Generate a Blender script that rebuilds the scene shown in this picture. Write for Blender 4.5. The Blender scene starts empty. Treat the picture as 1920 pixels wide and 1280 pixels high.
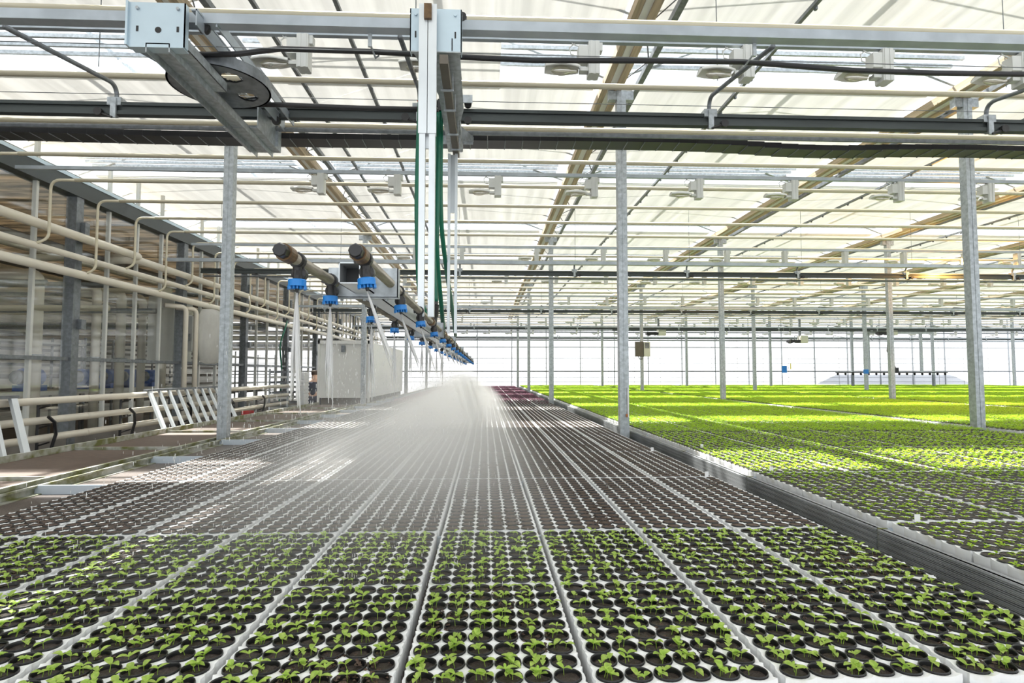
import bpy, math, random
import numpy as np
from mathutils import Vector, Matrix
random.seed(7); rng = np.random.default_rng(7)
scene = bpy.context.scene
COL = scene.collection
PI = math.pi

# ------------------------------------------------------------------ camera
F = 1100.0
PSI = math.atan(49/1100); TH = math.atan(60/1100)
CAM = Vector((0, 0, 1.455))
cd = bpy.data.cameras.new('camera'); cam = bpy.data.objects.new('camera', cd); COL.objects.link(cam)
cd.sensor_width = 36.0; cd.lens = 36.0*F/1920.0; cd.clip_start = 0.05; cd.clip_end = 300
cam.location = CAM; cam.rotation_euler = (PI/2+TH, 0, -PSI)
scene.camera = cam
_fw = Vector((math.sin(PSI)*math.cos(TH), math.cos(PSI)*math.cos(TH), math.sin(TH)))
_rt = Vector((math.cos(PSI), -math.sin(PSI), 0)); _up = _rt.cross(_fw)
def in_frame(x, y, z, m=0):
    d = Vector((x, y, z))-CAM; k = d.dot(_fw)
    if k <= .05: return False
    u = 960+F*d.dot(_rt)/k; v = 640-F*d.dot(_up)/k
    return -m <= u <= 1920+m and -m <= v <= 1280+m

# ------------------------------------------------------------------ light
w = bpy.data.worlds.new('world'); scene.world = w; w.use_nodes = True
bg = w.node_tree.nodes['Background']
bg.inputs[0].default_value = (.93, .97, 1, 1); bg.inputs[1].default_value = 1.4
sd = bpy.data.lights.new('sun', 'SUN'); sun = bpy.data.objects.new('sun', sd); COL.objects.link(sun)
sd.energy = 17.0; sd.angle = math.radians(1.2); sd.color = (1, .95, .86)
sun.rotation_euler = Vector((1.3, -2.0, -3.9)).to_track_quat('-Z', 'Y').to_euler()
vs = scene.view_settings
vs.view_transform = 'Standard'; vs.look = 'None'; vs.gamma = 1; vs.use_curve_mapping = False
vs.exposure = 0.38
cy = scene.cycles
cy.max_bounces = 7; cy.diffuse_bounces = 3; cy.glossy_bounces = 3; cy.transmission_bounces = 6
cy.transparent_max_bounces = 24; cy.volume_bounces = 4
cy.use_denoising = True
cy.use_adaptive_sampling = True; cy.adaptive_threshold = .03
cy.caustics_reflective = False; cy.caustics_refractive = False
cy.sample_clamp_indirect = 6

# ------------------------------------------------------------------ materials
M = {}
def _new(name):
    m = bpy.data.materials.new(name); m.use_nodes = True
    return m, m.node_tree, m.node_tree.nodes['Principled BSDF']
def mat(name, col, rough=.5, metal=0., var=0., scale=8., col2=None, bump=0., stretch=None, spec=None, fac=(.35, .65)):
    m, nt, b = _new(name)
    b.inputs['Base Color'].default_value = (*col, 1); b.inputs['Roughness'].default_value = rough
    b.inputs['Metallic'].default_value = metal
    if spec is not None: b.inputs['Specular IOR Level'].default_value = spec
    if var or col2:
        tc = nt.nodes.new('ShaderNodeTexCoord'); nz = nt.nodes.new('ShaderNodeTexNoise')
        nz.inputs['Scale'].default_value = scale; nz.inputs['Detail'].default_value = 4
        if stretch:
            mp = nt.nodes.new('ShaderNodeMapping'); mp.inputs['Scale'].default_value = stretch
            nt.links.new(tc.outputs['Object'], mp.inputs[0]); nt.links.new(mp.outputs[0], nz.inputs['Vector'])
        else: nt.links.new(tc.outputs['Object'], nz.inputs['Vector'])
        r = nt.nodes.new('ShaderNodeValToRGB')
        c2 = col2 or tuple(max(0, c*(1-var)) for c in col)
        r.color_ramp.elements[0].position = fac[0]; r.color_ramp.elements[1].position = fac[1]
        r.color_ramp.elements[0].color = (*c2, 1); r.color_ramp.elements[1].color = (*col, 1)
        nt.links.new(nz.outputs[0], r.inputs[0]); nt.links.new(r.outputs[0], b.inputs['Base Color'])
        if bump:
            bp = nt.nodes.new('ShaderNodeBump'); bp.inputs['Strength'].default_value = bump; bp.inputs['Distance'].default_value = .004
            nt.links.new(nz.outputs[0], bp.inputs['Height']); nt.links.new(bp.outputs[0], b.inputs['Normal'])
    M[name] = m; return m
mat('galvanized', (.50, .54, .57), .45, .55, .3, 30)
mat('galvanized_dark', (.23, .25, .27), .45, .5, .3, 20)
mat('rail_white', (.46, .51, .56), .4, .45, .2, 6)
mat('tube_taupe', (.15, .13, .105), .5, .2, .2, 6)
mat('plate_blue', (.56, .68, .76), .38, .45, .08, 5)
mat('aluminium', (.72, .76, .79), .35, .6, .1, 4)
mat('rail_dark', (.055, .065, .065), .4, .4)
mat('cream_pipe', (.74, .68, .52), .4, 0, .12, 3, stretch=(.3, 6, 6))
mat('cream_wall_pipe', (.80, .75, .64), .35, 0, .08, 3)
mat('gutter_brown', (.62, .50, .35), .7, 0, .4, 4, stretch=(8, .4, 8))
mat('white_paint', (.82, .82, .78), .45, 0, .05, 3)
mat('lamp_grey', (.70, .71, .68), .45, 0, .06, 10)
mat('black_rubber', (.02, .02, .022), .45)
mat('black_plastic', (.018, .017, .018), .38)
mat('blue_plastic', (.012, .24, .72), .35, 0, .12, 20)
mat('brass_collar', (.17, .10, .045), .45, .3, .4, 40)
mat('steel_pipe', (.42, .39, .33), .32, .75, .3, 12, stretch=(10, .8, 10))
mat('green_hose', (.005, .15, .085), .4, 0, .15, 5)
mat('red_plastic', (.6, .02, .02), .4)
mat('tray_white', (.86, .87, .87), .55, 0, 0, 9, col2=(.70, .68, .60), fac=(.30, .42), bump=.05)
mat('pot_black', (.014, .014, .015), .35)
mat('soil', (.145, .095, .068), .6, 0, .6, 260, bump=.9, spec=.3)
mat('soil_wet', (.060, .043, .033), .55, 0, .55, 220, bump=1.0, spec=.45)
mat('mesh_mat', (.12, .09, .075), .45, 0, .5, 120, bump=.6, spec=.5)
mat('brown_mat', (.13, .085, .06), .6, 0, .4, 18, stretch=(1, 6, 1), bump=.3)
mat('algae_rim', (.56, .57, .53), .55, .2, 0, 7, col2=(.17, .18, .05), fac=(.38, .62))
mat('alu_rib', (.50, .52, .54), .38, .55, .25, 5)
mat('blue_white_bar', (.62, .70, .78), .4, .2, .1, 5)
mat('concrete', (.24, .22, .20), .8, 0, .3, 3)
mat('brown_dark', (.10, .08, .06), .8, 0, .3, 3)
mat('pump_blue', (.01, .10, .45), .4)
mat('cloth_navy', (.035, .04, .07), .8); mat('cloth_blue', (.25, .5, .8), .7); mat('skin', (.62, .40, .30), .6); mat('hair', (.05, .03, .02), .7)
mat('cabinet_white', (.90, .90, .87), .5, 0, .04, 2)
mat('card_blue', (.015, .22, .75), .5); mat('card_yellow', (.9, .75, .05), .5); mat('stake_white', (.9, .9, .9), .4)
mat('rust', (.45, .16, .05), .6)
mat('ivory', (.78, .76, .66), .5)

def leafmat(name, col, col2, trans=.45, sc=60):
    m, nt, b = _new(name)
    tc = nt.nodes.new('ShaderNodeTexCoord'); nz = nt.nodes.new('ShaderNodeTexNoise'); nz.inputs['Scale'].default_value = sc
    nt.links.new(tc.outputs['Object'], nz.inputs['Vector'])
    r = nt.nodes.new('ShaderNodeValToRGB'); r.color_ramp.elements[0].position = .35; r.color_ramp.elements[1].position = .65
    r.color_ramp.elements[0].color = (*col2, 1); r.color_ramp.elements[1].color = (*col, 1)
    nt.links.new(nz.outputs[0], r.inputs[0]); nt.links.new(r.outputs[0], b.inputs['Base Color'])
    b.inputs['Roughness'].default_value = .45
    t = nt.nodes.new('ShaderNodeBsdfTranslucent'); nt.links.new(r.outputs[0], t.inputs[0])
    mx = nt.nodes.new('ShaderNodeMixShader'); mx.inputs[0].default_value = trans
    nt.links.new(b.outputs[0], mx.inputs[1]); nt.links.new(t.outputs[0], mx.inputs[2])
    nt.links.new(mx.outputs[0], nt.nodes['Material Output'].inputs[0]); M[name] = m
leafmat('leaf', (.68, .86, .20), (.46, .70, .10), .5, 90)
leafmat('leaf_lettuce', (.58, .82, .06), (.36, .62, .02), .5, 40)
leafmat('leaf_purple', (.22, .065, .12), (.13, .05, .085), .35, 30)

def sheet(name, col, transp, transl, streak=None, rough=.5, lo=.8, metal=0):
    """thin cloth or glass: part see-through, part translucent, part reflecting"""
    m, nt, b = _new(name); N = nt.nodes; L = nt.links
    b.inputs['Base Color'].default_value = (*col, 1); b.inputs['Roughness'].default_value = rough; b.inputs['Metallic'].default_value = metal
    tr = N.new('ShaderNodeBsdfTransparent'); tl = N.new('ShaderNodeBsdfTranslucent')
    tr.inputs[0].default_value = (*col, 1); tl.inputs[0].default_value = (*col, 1)
    m1 = N.new('ShaderNodeMixShader'); m2 = N.new('ShaderNodeMixShader')
    m1.inputs[0].default_value = transl/max(1e-6, 1-transp)
    L.new(b.outputs[0], m1.inputs[1]); L.new(tl.outputs[0], m1.inputs[2])
    m2.inputs[0].default_value = transp
    L.new(m1.outputs[0], m2.inputs[1]); L.new(tr.outputs[0], m2.inputs[2])
    L.new(m2.outputs[0], N['Material Output'].inputs[0])
    if streak:
        tc = N.new('ShaderNodeTexCoord'); mp = N.new('ShaderNodeMapping'); mp.inputs['Scale'].default_value = streak
        nz = N.new('ShaderNodeTexNoise'); nz.inputs['Scale'].default_value = 1; nz.inputs['Detail'].default_value = 5; nz.inputs['Roughness'].default_value = .65
        r = N.new('ShaderNodeValToRGB'); r.color_ramp.elements[0].position = .36; r.color_ramp.elements[1].position = .62
        r.color_ramp.elements[0].color = (*[c*lo for c in col], 1); r.color_ramp.elements[1].color = (*col, 1)
        L.new(tc.outputs['Object'], mp.inputs[0]); L.new(mp.outputs[0], nz.inputs['Vector']); L.new(nz.outputs[0], r.inputs[0])
        for t in (tr, tl, b): L.new(r.outputs[0], t.inputs[0])
    M[name] = m
sheet('screen_cloth', (.95, .945, .93), .18, .165, (7, .22, 1), lo=.89)
sheet('blackout_cloth', (.66, .56, .43), .04, .22, (1.0, 6, 1), lo=.2)
sheet('roof_glass', (.97, .985, 1), .90, .01, rough=.05, metal=1)
sheet('wall_glass', (.96, .97, .96), .92, .01, rough=.04, metal=1)
sheet('frosted_glass', (.96, .97, 1), .34, .26, (.5, .5, .5), lo=.93)
sheet('neighbour_glass', (.78, .77, .72), .07, .08, (.3, .3, 2.5), lo=.35)
sheet('milky_film', (.97, .97, .95), .15, .5, (3, 3, 1.5), lo=.85)
sheet('bulb_glass', (.95, .93, .88), .6, .05, rough=.04, metal=1)
sheet('water', (1, 1, 1), .12, .45, rough=.15)
def emit(name, col, s):
    m, nt, b = _new(name); b.inputs['Emission Color'].default_value = (*col, 1); b.inputs['Emission Strength'].default_value = s; M[name] = m
emit('bulb_lit', (1, .45, .08), 9)
def volume(name, dens, aniso):
    m = bpy.data.materials.new(name); m.use_nodes = True; nt = m.node_tree; nt.nodes.clear()
    o = nt.nodes.new('ShaderNodeOutputMaterial'); v = nt.nodes.new('ShaderNodeVolumeScatter')
    v.inputs['Color'].default_value = (.99, .99, 1, 1); v.inputs['Density'].default_value = dens; v.inputs['Anisotropy'].default_value = aniso
    nt.links.new(v.outputs[0], o.inputs['Volume']); M[name] = m
volume('mist_thin', .0015, .3)
def spray_volume(name, D):
    """spray density: a fan widening from the boom down to the trays, thin at its edges and both ends"""
    m = bpy.data.materials.new(name); m.use_nodes = True; nt = m.node_tree; nt.nodes.clear(); N = nt.nodes; L = nt.links
    def math_(op, a, b=None, clamp=False):
        n = N.new('ShaderNodeMath'); n.operation = op; n.use_clamp = clamp
        for i, v in enumerate((a, b)):
            if v is None: continue
            if isinstance(v, (int, float)): n.inputs[i].default_value = v
            else: L.new(v, n.inputs[i])
        return n.outputs[0]
    tc = N.new('ShaderNodeTexCoord'); sp = N.new('ShaderNodeSeparateXYZ'); L.new(tc.outputs['Object'], sp.inputs[0])
    x, y, z = sp.outputs
    t = math_('DIVIDE', math_('SUBTRACT', 1.68, z), .87, True)
    hw = math_('ADD', math_('MULTIPLY', t, .92), .11)
    u = math_('DIVIDE', math_('ADD', math_('ADD', x, .44), math_('MULTIPLY', t, .06)), hw)
    e = math_('POWER', math_('SUBTRACT', 1, math_('MULTIPLY', u, u), True), 1.5)
    ya = math_('DIVIDE', math_('SUBTRACT', y, 1.5), 1.9, True); yb = math_('DIVIDE', math_('SUBTRACT', 17.4, y), 1.2, True)
    nz = N.new('ShaderNodeTexNoise'); nz.inputs['Scale'].default_value = 2.2; nz.inputs['Detail'].default_value = 2; L.new(tc.outputs['Object'], nz.inputs['Vector'])
    d = math_('MULTIPLY', math_('MULTIPLY', e, math_('POWER', t, 1.7)), math_('MULTIPLY', math_('MULTIPLY', ya, yb), math_('ADD', nz.outputs[0], .5)))
    o = N.new('ShaderNodeOutputMaterial'); v = N.new('ShaderNodeVolumeScatter')
    v.inputs['Color'].default_value = (1, 1, 1, 1); v.inputs['Anisotropy'].default_value = .15
    L.new(math_('MULTIPLY', d, D), v.inputs['Density']); L.new(v.outputs[0], o.inputs['Volume']); M[name] = m
spray_volume('spray_mist', 1.15)

# ------------------------------------------------------------------ mesh helpers
class MB:
    def __init__(s): s.v = []; s.f = []; s.m = []; s.cur = 0
    def add(s, vs_, fs):
        o = len(s.v); s.v += [tuple(p) for p in vs_]; s.f += [tuple(i+o for i in f) for f in fs]; s.m += [s.cur]*len(fs); return s
    def box(s, x0, x1, y0, y1, z0, z1, mtx=None):
        p = [Vector((x, y, z)) for z in (z0, z1) for x, y in ((x0, y0), (x1, y0), (x1, y1), (x0, y1))]
        if mtx is not None: p = [mtx @ q for q in p]
        return s.add(p, [(3, 2, 1, 0), (4, 5, 6, 7), (0, 1, 5, 4), (1, 2, 6, 5), (2, 3, 7, 6), (3, 0, 4, 7)])
    def cbox(s, c, sx, sy, sz): return s.box(c[0]-sx/2, c[0]+sx/2, c[1]-sy/2, c[1]+sy/2, c[2]-sz/2, c[2]+sz/2)
    def tube(s, pts, r, n=8, cap=True):
        P = [Vector(p) for p in pts]; R = r if isinstance(r, (list, tuple)) else [r]*len(P)
        t0 = (P[1]-P[0]).normalized(); a = Vector((0, 0, 1)) if abs(t0.z) < .9 else Vector((1, 0, 0))
        u = t0.cross(a).normalized(); vs_ = []
        for i, p in enumerate(P):
            t = (P[min(i+1, len(P)-1)]-P[max(i-1, 0)]).normalized()
            u = (u-t*u.dot(t)).normalized(); v = t.cross(u)
            vs_ += [p+(u*math.cos(2*PI*k/n)+v*math.sin(2*PI*k/n))*R[i] for k in range(n)]
        fs = [(i*n+k, i*n+(k+1) % n, (i+1)*n+(k+1) % n, (i+1)*n+k) for i in range(len(P)-1) for k in range(n)]
        if cap: fs += [tuple(range(n-1, -1, -1)), tuple(range((len(P)-1)*n, len(P)*n))]
        return s.add(vs_, fs)
    def lathe(s, prof, n=16, c=(0, 0, 0), mtx=None, cap=True):
        vs_ = [Vector((r*math.cos(2*PI*k/n), r*math.sin(2*PI*k/n), z)) for r, z in prof for k in range(n)]
        if mtx is not None: vs_ = [mtx @ p for p in vs_]
        vs_ = [p+Vector(c) for p in vs_]
        fs = [(i*n+k, i*n+(k+1) % n, (i+1)*n+(k+1) % n, (i+1)*n+k) for i in range(len(prof)-1) for k in range(n)]
        if cap: fs += [tuple(range(n-1, -1, -1)), tuple(range((len(prof)-1)*n, len(prof)*n))]
        return s.add(vs_, fs)
    def mesh(s, name, mats, smooth=False):
        me = bpy.data.meshes.new(name); me.from_pydata(s.v, [], s.f)
        for k in (mats if isinstance(mats, (list, tuple)) else [mats]): me.materials.append(M[k])
        if isinstance(mats, (list, tuple)): me.polygons.foreach_set('material_index', s.m)
        if smooth: me.polygons.foreach_set('use_smooth', [True]*len(me.polygons))
        me.update(); return me
    def build(s, name, mats, parent=None, smooth=False, loc=None):
        return obj(name, s.mesh(name, mats, smooth), parent, loc)
def obj(name, data, parent=None, loc=None, rz=0):
    o = bpy.data.objects.new(name, data); COL.objects.link(o)
    if parent is not None: o.parent = parent
    if loc is not None: o.location = loc
    if rz: o.rotation_euler = (0, 0, rz)
    return o
def tag(o, label=None, cat=None, group=None, kind=None):
    for k, v in (('label', label), ('category', cat), ('group', group), ('kind', kind)):
        if v: o[k] = v
    return o
def empty(name, loc, label, cat, group=None, rz=0):
    o = obj(name, None, None, loc, rz); o.empty_display_size = .1
    return tag(o, label, cat, group)
def struct(o, label, cat='structure'): return tag(o, label, cat, None, 'structure')
ORD = ['first', 'second', 'third', 'fourth', 'fifth', 'sixth', 'seventh', 'eighth', 'ninth', 'tenth', 'eleventh', 'twelfth', 'thirteenth', 'fourteenth', 'fifteenth', 'sixteenth', 'seventeenth', 'eighteenth', 'nineteenth', 'twentieth']
def od(i):
    if i < 20: return ORD[i]
    n = i+1; tens = {2: 'twenty', 3: 'thirty', 4: 'forty', 5: 'fifty'}[n//10]
    return tens.replace('ty', 'tieth') if n % 10 == 0 else tens+'-'+ORD[n % 10-1]

# ------------------------------------------------------------------ the setting
COLX = [-2.78, 1.51, 5.53, 9.60, 13.70, 17.75, 21.80, 25.90]
COLY = [6.4, 13.5, 20.6, 27.7]
YB = 34.3; XR = 33.0; XL = -6.0; XLL = -15.0; GZ = 4.62
struct(MB().box(XLL, XR, -4, YB+1, -.1, 0).build('floor', 'concrete'), 'grey concrete floor of the greenhouse', 'floor')

# far wall of frosted panes in a steel grid
b = MB().box(XLL, XR, YB, YB+.03, 0, 4.75)
wb = struct(b.build('wall_back', 'frosted_glass'), 'white frosted glass end wall behind the benches', 'wall')
x = -14.6
while x < XR:
    MB().box(x-.022, x+.022, YB-.06, YB, 0, 4.75).build('mullion', 'galvanized', wb); x += 2.015
for z, h, mt in ((3.884, .07, 'galvanized_dark'), (3.409, .09, 'galvanized'), (2.999, .05, 'galvanized'), (2.34, .022, 'galvanized'), (2.05, .022, 'galvanized'), (1.80, .018, 'galvanized'), (1.581, .06, 'galvanized_dark'), (1.23, .022, 'galvanized'), (.97, .022, 'galvanized')):
    MB().box(XLL, XR, YB-.05-h/3, YB-.01, z-h/2, z+h/2).build('crossbar', mt, wb)
for i in range(24):
    x = -5.2+i*1.55
    MB().box(x-.006, x+.006, YB-.02, YB, 0, 4.6).build('glazing_bar', 'lamp_grey', wb)

# partition to the next house on the left
wl = struct(MB().box(XL-.012, XL+.012, -4, YB, .55, 4.75).build('wall_left', 'wall_glass'), 'glass partition wall left of the empty bench', 'wall')
MB().box(XL-.06, XL+.06, -4, YB, .0, .55).build('sill_panel', 'concrete', wl)
eb = MB(); eb.box(XL-.12, XL+.10, -4, YB, 4.02, 4.05); eb.box(XL+.07, XL+.10, -4, YB, 4.05, 4.24); eb.box(XL-.12, XL-.09, -4, YB, 4.05, 4.24)
eb.build('eave_beam', 'rail_dark', wl)
MB().box(XL-.03, XL+.11, -4, YB, 4.24, 4.29).build('eave_cap', 'plate_blue', wl)
MB().box(XL-.03, XL+.05, -4, YB, 1.64, 1.69).build('middle_rail', 'galvanized_dark', wl)
for i in range(10):
    y = 2.65+i*3.04
    p = MB().box(XL-.075, XL+.075, y-.075, y+.075, 0, 4.1); p.box(XL+.076, XL+.14, y+.02, y+.12, 3.42, 3.66); p.box(XL+.076, XL+.14, y+.02, y+.12, 2.10, 2.24)
    struct(p.build('column', 'galvanized_dark'), 'dark steel post in the glass partition, %s from the front' % od(i), 'post')
    for j in (1, 2, 3):
        yy = y+j*.76; MB().box(XL-.025, XL+.03, yy-.022, yy+.022, .5, 4.75).build('glazing_post', 'lamp_grey', wl)

# steel columns
for i, x in enumerate(COLX):
    for j, y in enumerate(COLY):
        if not in_frame(x, y, 1.2, 60): continue
        c = MB(); c.box(x-.05, x+.05, y-.05, y+.05, 0, GZ); c.box(x-.004, x+.004, y-.054, y-.049, .7, GZ); c.box(x-.14, x+.14, y-.04, y+.04, GZ-.1, GZ)
        co = struct(c.build('column', 'galvanized'), 'galvanized steel column, %s from the front in the %s line from the partition' % (ORD[j], ORD[i]), 'column')
        if (i, j) == (1, 0):
            MB().tube([(x+.035, y-.06, .98), (x+.035, y-.06, 1.30)], .009, 8).build('thermometer_tube', 'stake_white', co)
            MB().cbox((x+.02, y-.060, 1.0), .02, .02, .03).build('clip', 'rust', co)
        if (i, j) == (4, 2): MB().box(x-.06, x+.06, y-.06, y+.06, 1.45, 1.6).build('marker_band', 'card_blue', co)

# gutters, lattice tubes and drive tubes running the length of the house
gx = [-6.75, -2.74, 1.40, 5.45, 9.45, 13.45, 17.45, 21.45, 25.45, 29.45, 33.4]
for i, x in enumerate(gx[1:-1]):
    g = struct(MB().box(x-.035, x+.035, -4, YB, GZ+.02, GZ+.06).build('trim_%d' % (i+1), 'white_paint'), 'gutter along the roof valley, %s from the partition' % ORD[i], 'gutter')
    MB().box(x-.10, x-.035, -4, YB, GZ+.03, GZ+.12).build('lip', 'gutter_brown', g); MB().box(x+.035, x+.11, -4, YB, GZ, GZ+.12).build('lip', 'gutter_brown', g)
    t = MB().box(x+.27, x+.33, -4, YB, GZ+.03, GZ+.09)
    y = -3.5
    while y < YB-1:
        t.tube([(x+.10, y, GZ+.10), (x+.28, y+.55, GZ+.07), (x+.10, y+1.1, GZ+.10)], .008, 4, False); y += 1.1
    tag(t.build('lattice_girder', 'galvanized_dark'), 'slim grey lattice girder beside the %s gutter from the partition' % ORD[i], 'girder', 'lattice girders under the roof')
for i, (x, n) in enumerate(((-2.05, 'nearest the partition'), (-1.32, 'between the first two gutters'), (2.89, 'over the aluminium divider bench'), (6.9, 'over the far side of the green bench'), (10.9, 'over the second green bench'), (14.9, 'over the third green bench'))):
    t = MB().box(x-.018, x+.018, -4, YB, 4.685, 4.72)
    for k in range(90): t.cbox((x+.02, -3.5+k*.42, 4.68), .02, .03, .03)
    tag(t.build('screen_drive_tube', 'galvanized_dark'), 'thin dark toothed tube under the screens, '+n, 'tube', 'screen drive tubes')

# shade screens between the gutters, open at each half bay
yk = [6.2+3.5*k for k in range(-3, 9)]
nsc = 0
for i in range(len(gx)-1):
    for k in range(len(yk)-1):
        y0, y1 = yk[k]+.50, yk[k+1]-.50
        if gx[i] > .93*y1+4: continue
        nsc += 1
        s = MB().box(gx[i]+.12, gx[i+1]-.12, y0, y1, 4.80, 4.803)
        struct(s.build('ceiling' if nsc == 1 else 'ceiling.%03d' % (nsc-1), 'screen_cloth'), 'white streaked shade screen under the glass roof', 'shade screen')
        fold = MB()
        for q in range(4): fold.tube([(gx[i]+.15, y0-.02-.035*q, 4.79+.01*(q % 2)), (gx[i+1]-.15, y0-.02-.035*q, 4.79+.01*(q % 2))], .014, 5)
        struct(fold.build('trim_fold', 'lamp_grey'), 'bunched edge of a shade screen', 'screen edge')
for k in (3,):      # over the watered bench the first gap is drawn shut
    xa, xb = -2.3, .15
    nsc += 1
    struct(MB().box(xa, xb, yk[k]-.56, yk[k]+.56, 4.807, 4.810).build('ceiling.%03d' % (nsc-1), 'screen_cloth'), 'white strip of shade screen closing a roof gap over the watered bench', 'shade screen')
for i in range(len(gx)-1):
    xm = (gx[i]+gx[i+1])/2; g = MB()
    for (xa, za, xb, zb) in ((gx[i], GZ+.13, xm, 5.5), (xm, 5.5, gx[i+1], GZ+.13)):
        g.add([(xa, -4, za), (xb, -4, zb), (xb, YB, zb), (xa, YB, za), (xa, -4, za+.006), (xb, -4, zb+.006), (xb, YB, zb+.006), (xa, YB, za+.006)], [(3, 2, 1, 0), (4, 5, 6, 7), (0, 1, 5, 4), (1, 2, 6, 5), (2, 3, 7, 6), (3, 0, 4, 7)])
    go = struct(g.build('ceiling_pane', 'roof_glass'), 'pitched glass roof span, %s from the partition' % ORD[i], 'glass roof')
    r = MB().box(xm-.03, xm+.03, -4, YB, 5.46, 5.52)
    for k in range(33):
        y = -3+k*1.17; r.tube([(gx[i], y, GZ+.12), (xm, y, 5.48), (gx[i+1], y, GZ+.12)], .014, 4)
    r.build('glazing_grid', 'galvanized', go)
    v = MB()
    for k in range(3, len(yk)):
        for q in range(3): v.box(gx[i]+.2, gx[i+1]-.2, yk[k]-.16+.17*q, yk[k]-.13+.17*q, 4.90, 4.94)
    v.build('vent_rack', 'galvanized', go)

# the neighbouring house seen through the partition
struct(MB().box(XLL, XL-.1, -4, YB, 4.40, 4.403).build('ceiling_neighbour', 'blackout_cloth'), 'brown streaked blackout screen of the neighbouring house', 'shade screen')
wn = struct(MB().box(XLL-.1, XLL, -4, YB, 0, 4.75).build('wall_neighbour', 'neighbour_glass'), 'pale far wall of the neighbouring house', 'wall')
for z in (.9, 1.3, 1.7, 2.2, 2.7): MB().box(XLL, XLL+.05, -4, YB, z, z+.09).build('crossbar', 'brown_dark', wn)

# ------------------------------------------------------------------ overhead pipes and rails
def bend(p0, p1, p2, r, n=5):
    a, b_, c = Vector(p0), Vector(p1), Vector(p2)
    s = b_+(a-b_).normalized()*r; e = b_+(c-b_).normalized()*r; out = []
    for i in range(n+1):
        t = i/n; out.append((1-t)**2*s+2*t*(1-t)*b_+t*t*e)
    return out
for k in range(32):
    y = 4.05+.93*k; z = 3.97; t = MB()
    if y > YB-.4: break
    zd = (3.10, 2.86)[k % 2]
    t.tube([(XR-.5, y, z), (-5.35, y, z)], .0255, 8)
    t.tube([(-5.3, y, z)]+[(-5.45, y, z)]+bend((-5.45, y, z), (-5.66, y, z), (-5.66, y, z-.4), .12)+[(-5.66, y, zd+.25)]+bend((-5.66, y, zd+.3), (-5.66, y, zd+.1), (-5.78, y-.1, zd), .08)+[(-5.78, y-.1, zd)], .018, 7)
    tag(t.build('heating_pipe', 'cream_pipe', smooth=True), 'cream heating pipe across the house under the roof, %s from the front' % od(k), 'pipe', 'overhead heating pipes')
# crosswise irrigation rails: a pale box rail with a dark double rail behind it in every bay
for j in range(5):
    y = 3.22+7*j
    if y > YB-1.5: break
    nm = '' if j == 0 else ', %s bay' % ORD[j]
    tag(MB().box(-5.45, XR-.4, y-.03, y+.04, 3.375, 3.432).build('carriage_rail', 'rail_white'), 'pale grey box rail the boom carriage runs on' + (nm or ', nearest the camera'), 'rail', 'boom carriage rails')
    y2 = y+1.18; d = MB()
    d.box(-5.45, XR-.4, y2-.03, y2+.03, 3.44, 3.465); d.box(-5.45, XR-.4, y2-.012, y2+.012, 3.40, 3.44); d.box(-5.45, XR-.4, y2-.03, y2+.03, 3.372, 3.40)
    tag(d.build('double_rail', 'rail_dark'), 'dark slotted double rail behind the pale box rail' + (nm or ', nearest bay'), 'rail', 'dark double rails')
    tag(MB().tube([(-5.45, y2+.11, 3.335), (XR-.4, y2+.11, 3.335)], .018, 6).build('tie_rod', 'galvanized_dark'), 'grey tie tube running behind the dark double rail' + (nm or ', nearest bay'), 'tube', 'tie tubes behind the double rails')
    xs = [-5.0+2.245*q for q in range(17)]
    for q, x in enumerate(xs):
        if not in_frame(x, y2, 3.45, 0) or x > .93*y2+1: continue
        bo = empty('rail_bracket', (x, y2, 3.37), 'bent grey tube bracket clamping the dark rail%s, %s from the partition' % (nm or ', nearest bay', ORD[q]), 'bracket', 'rail brackets')
        a = MB().tube([(0, -1.02, .065)]+bend((0, -1.02, .065), (0, 0, .235), (0, 0, 0), .10)+[(0, 0, -.01)], .016, 7); a.build('arm', 'galvanized_dark', bo, True)
        cl = MB().cbox((0, 0, .10), .10, .07, .06); cl.box(-.02, .02, -.045, -.03, -.03, .12); cl.build('clamp', 'galvanized', bo)
        s = -1 if x < 0 else 1
        if j < 3:
            MB().lathe([(.012, -.012), (.03, -.012), (.03, .012), (.012, .012)], 14, mtx=Matrix.Translation((s*.10, -.05, .01)) @ Matrix.Rotation(PI/2, 4, 'X')).build('roller', 'black_plastic', bo)
            MB().tube([(0, -.05, -.03), (s*.10, -.05, .005)], .009, 5).build('roller_arm', 'black_plastic', bo)
        MB().tube([(-.01, -.20, .27), (-.01, -.20, 1.30)], .004, 4).build('hanger_wire', 'galvanized_dark', bo)
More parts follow.
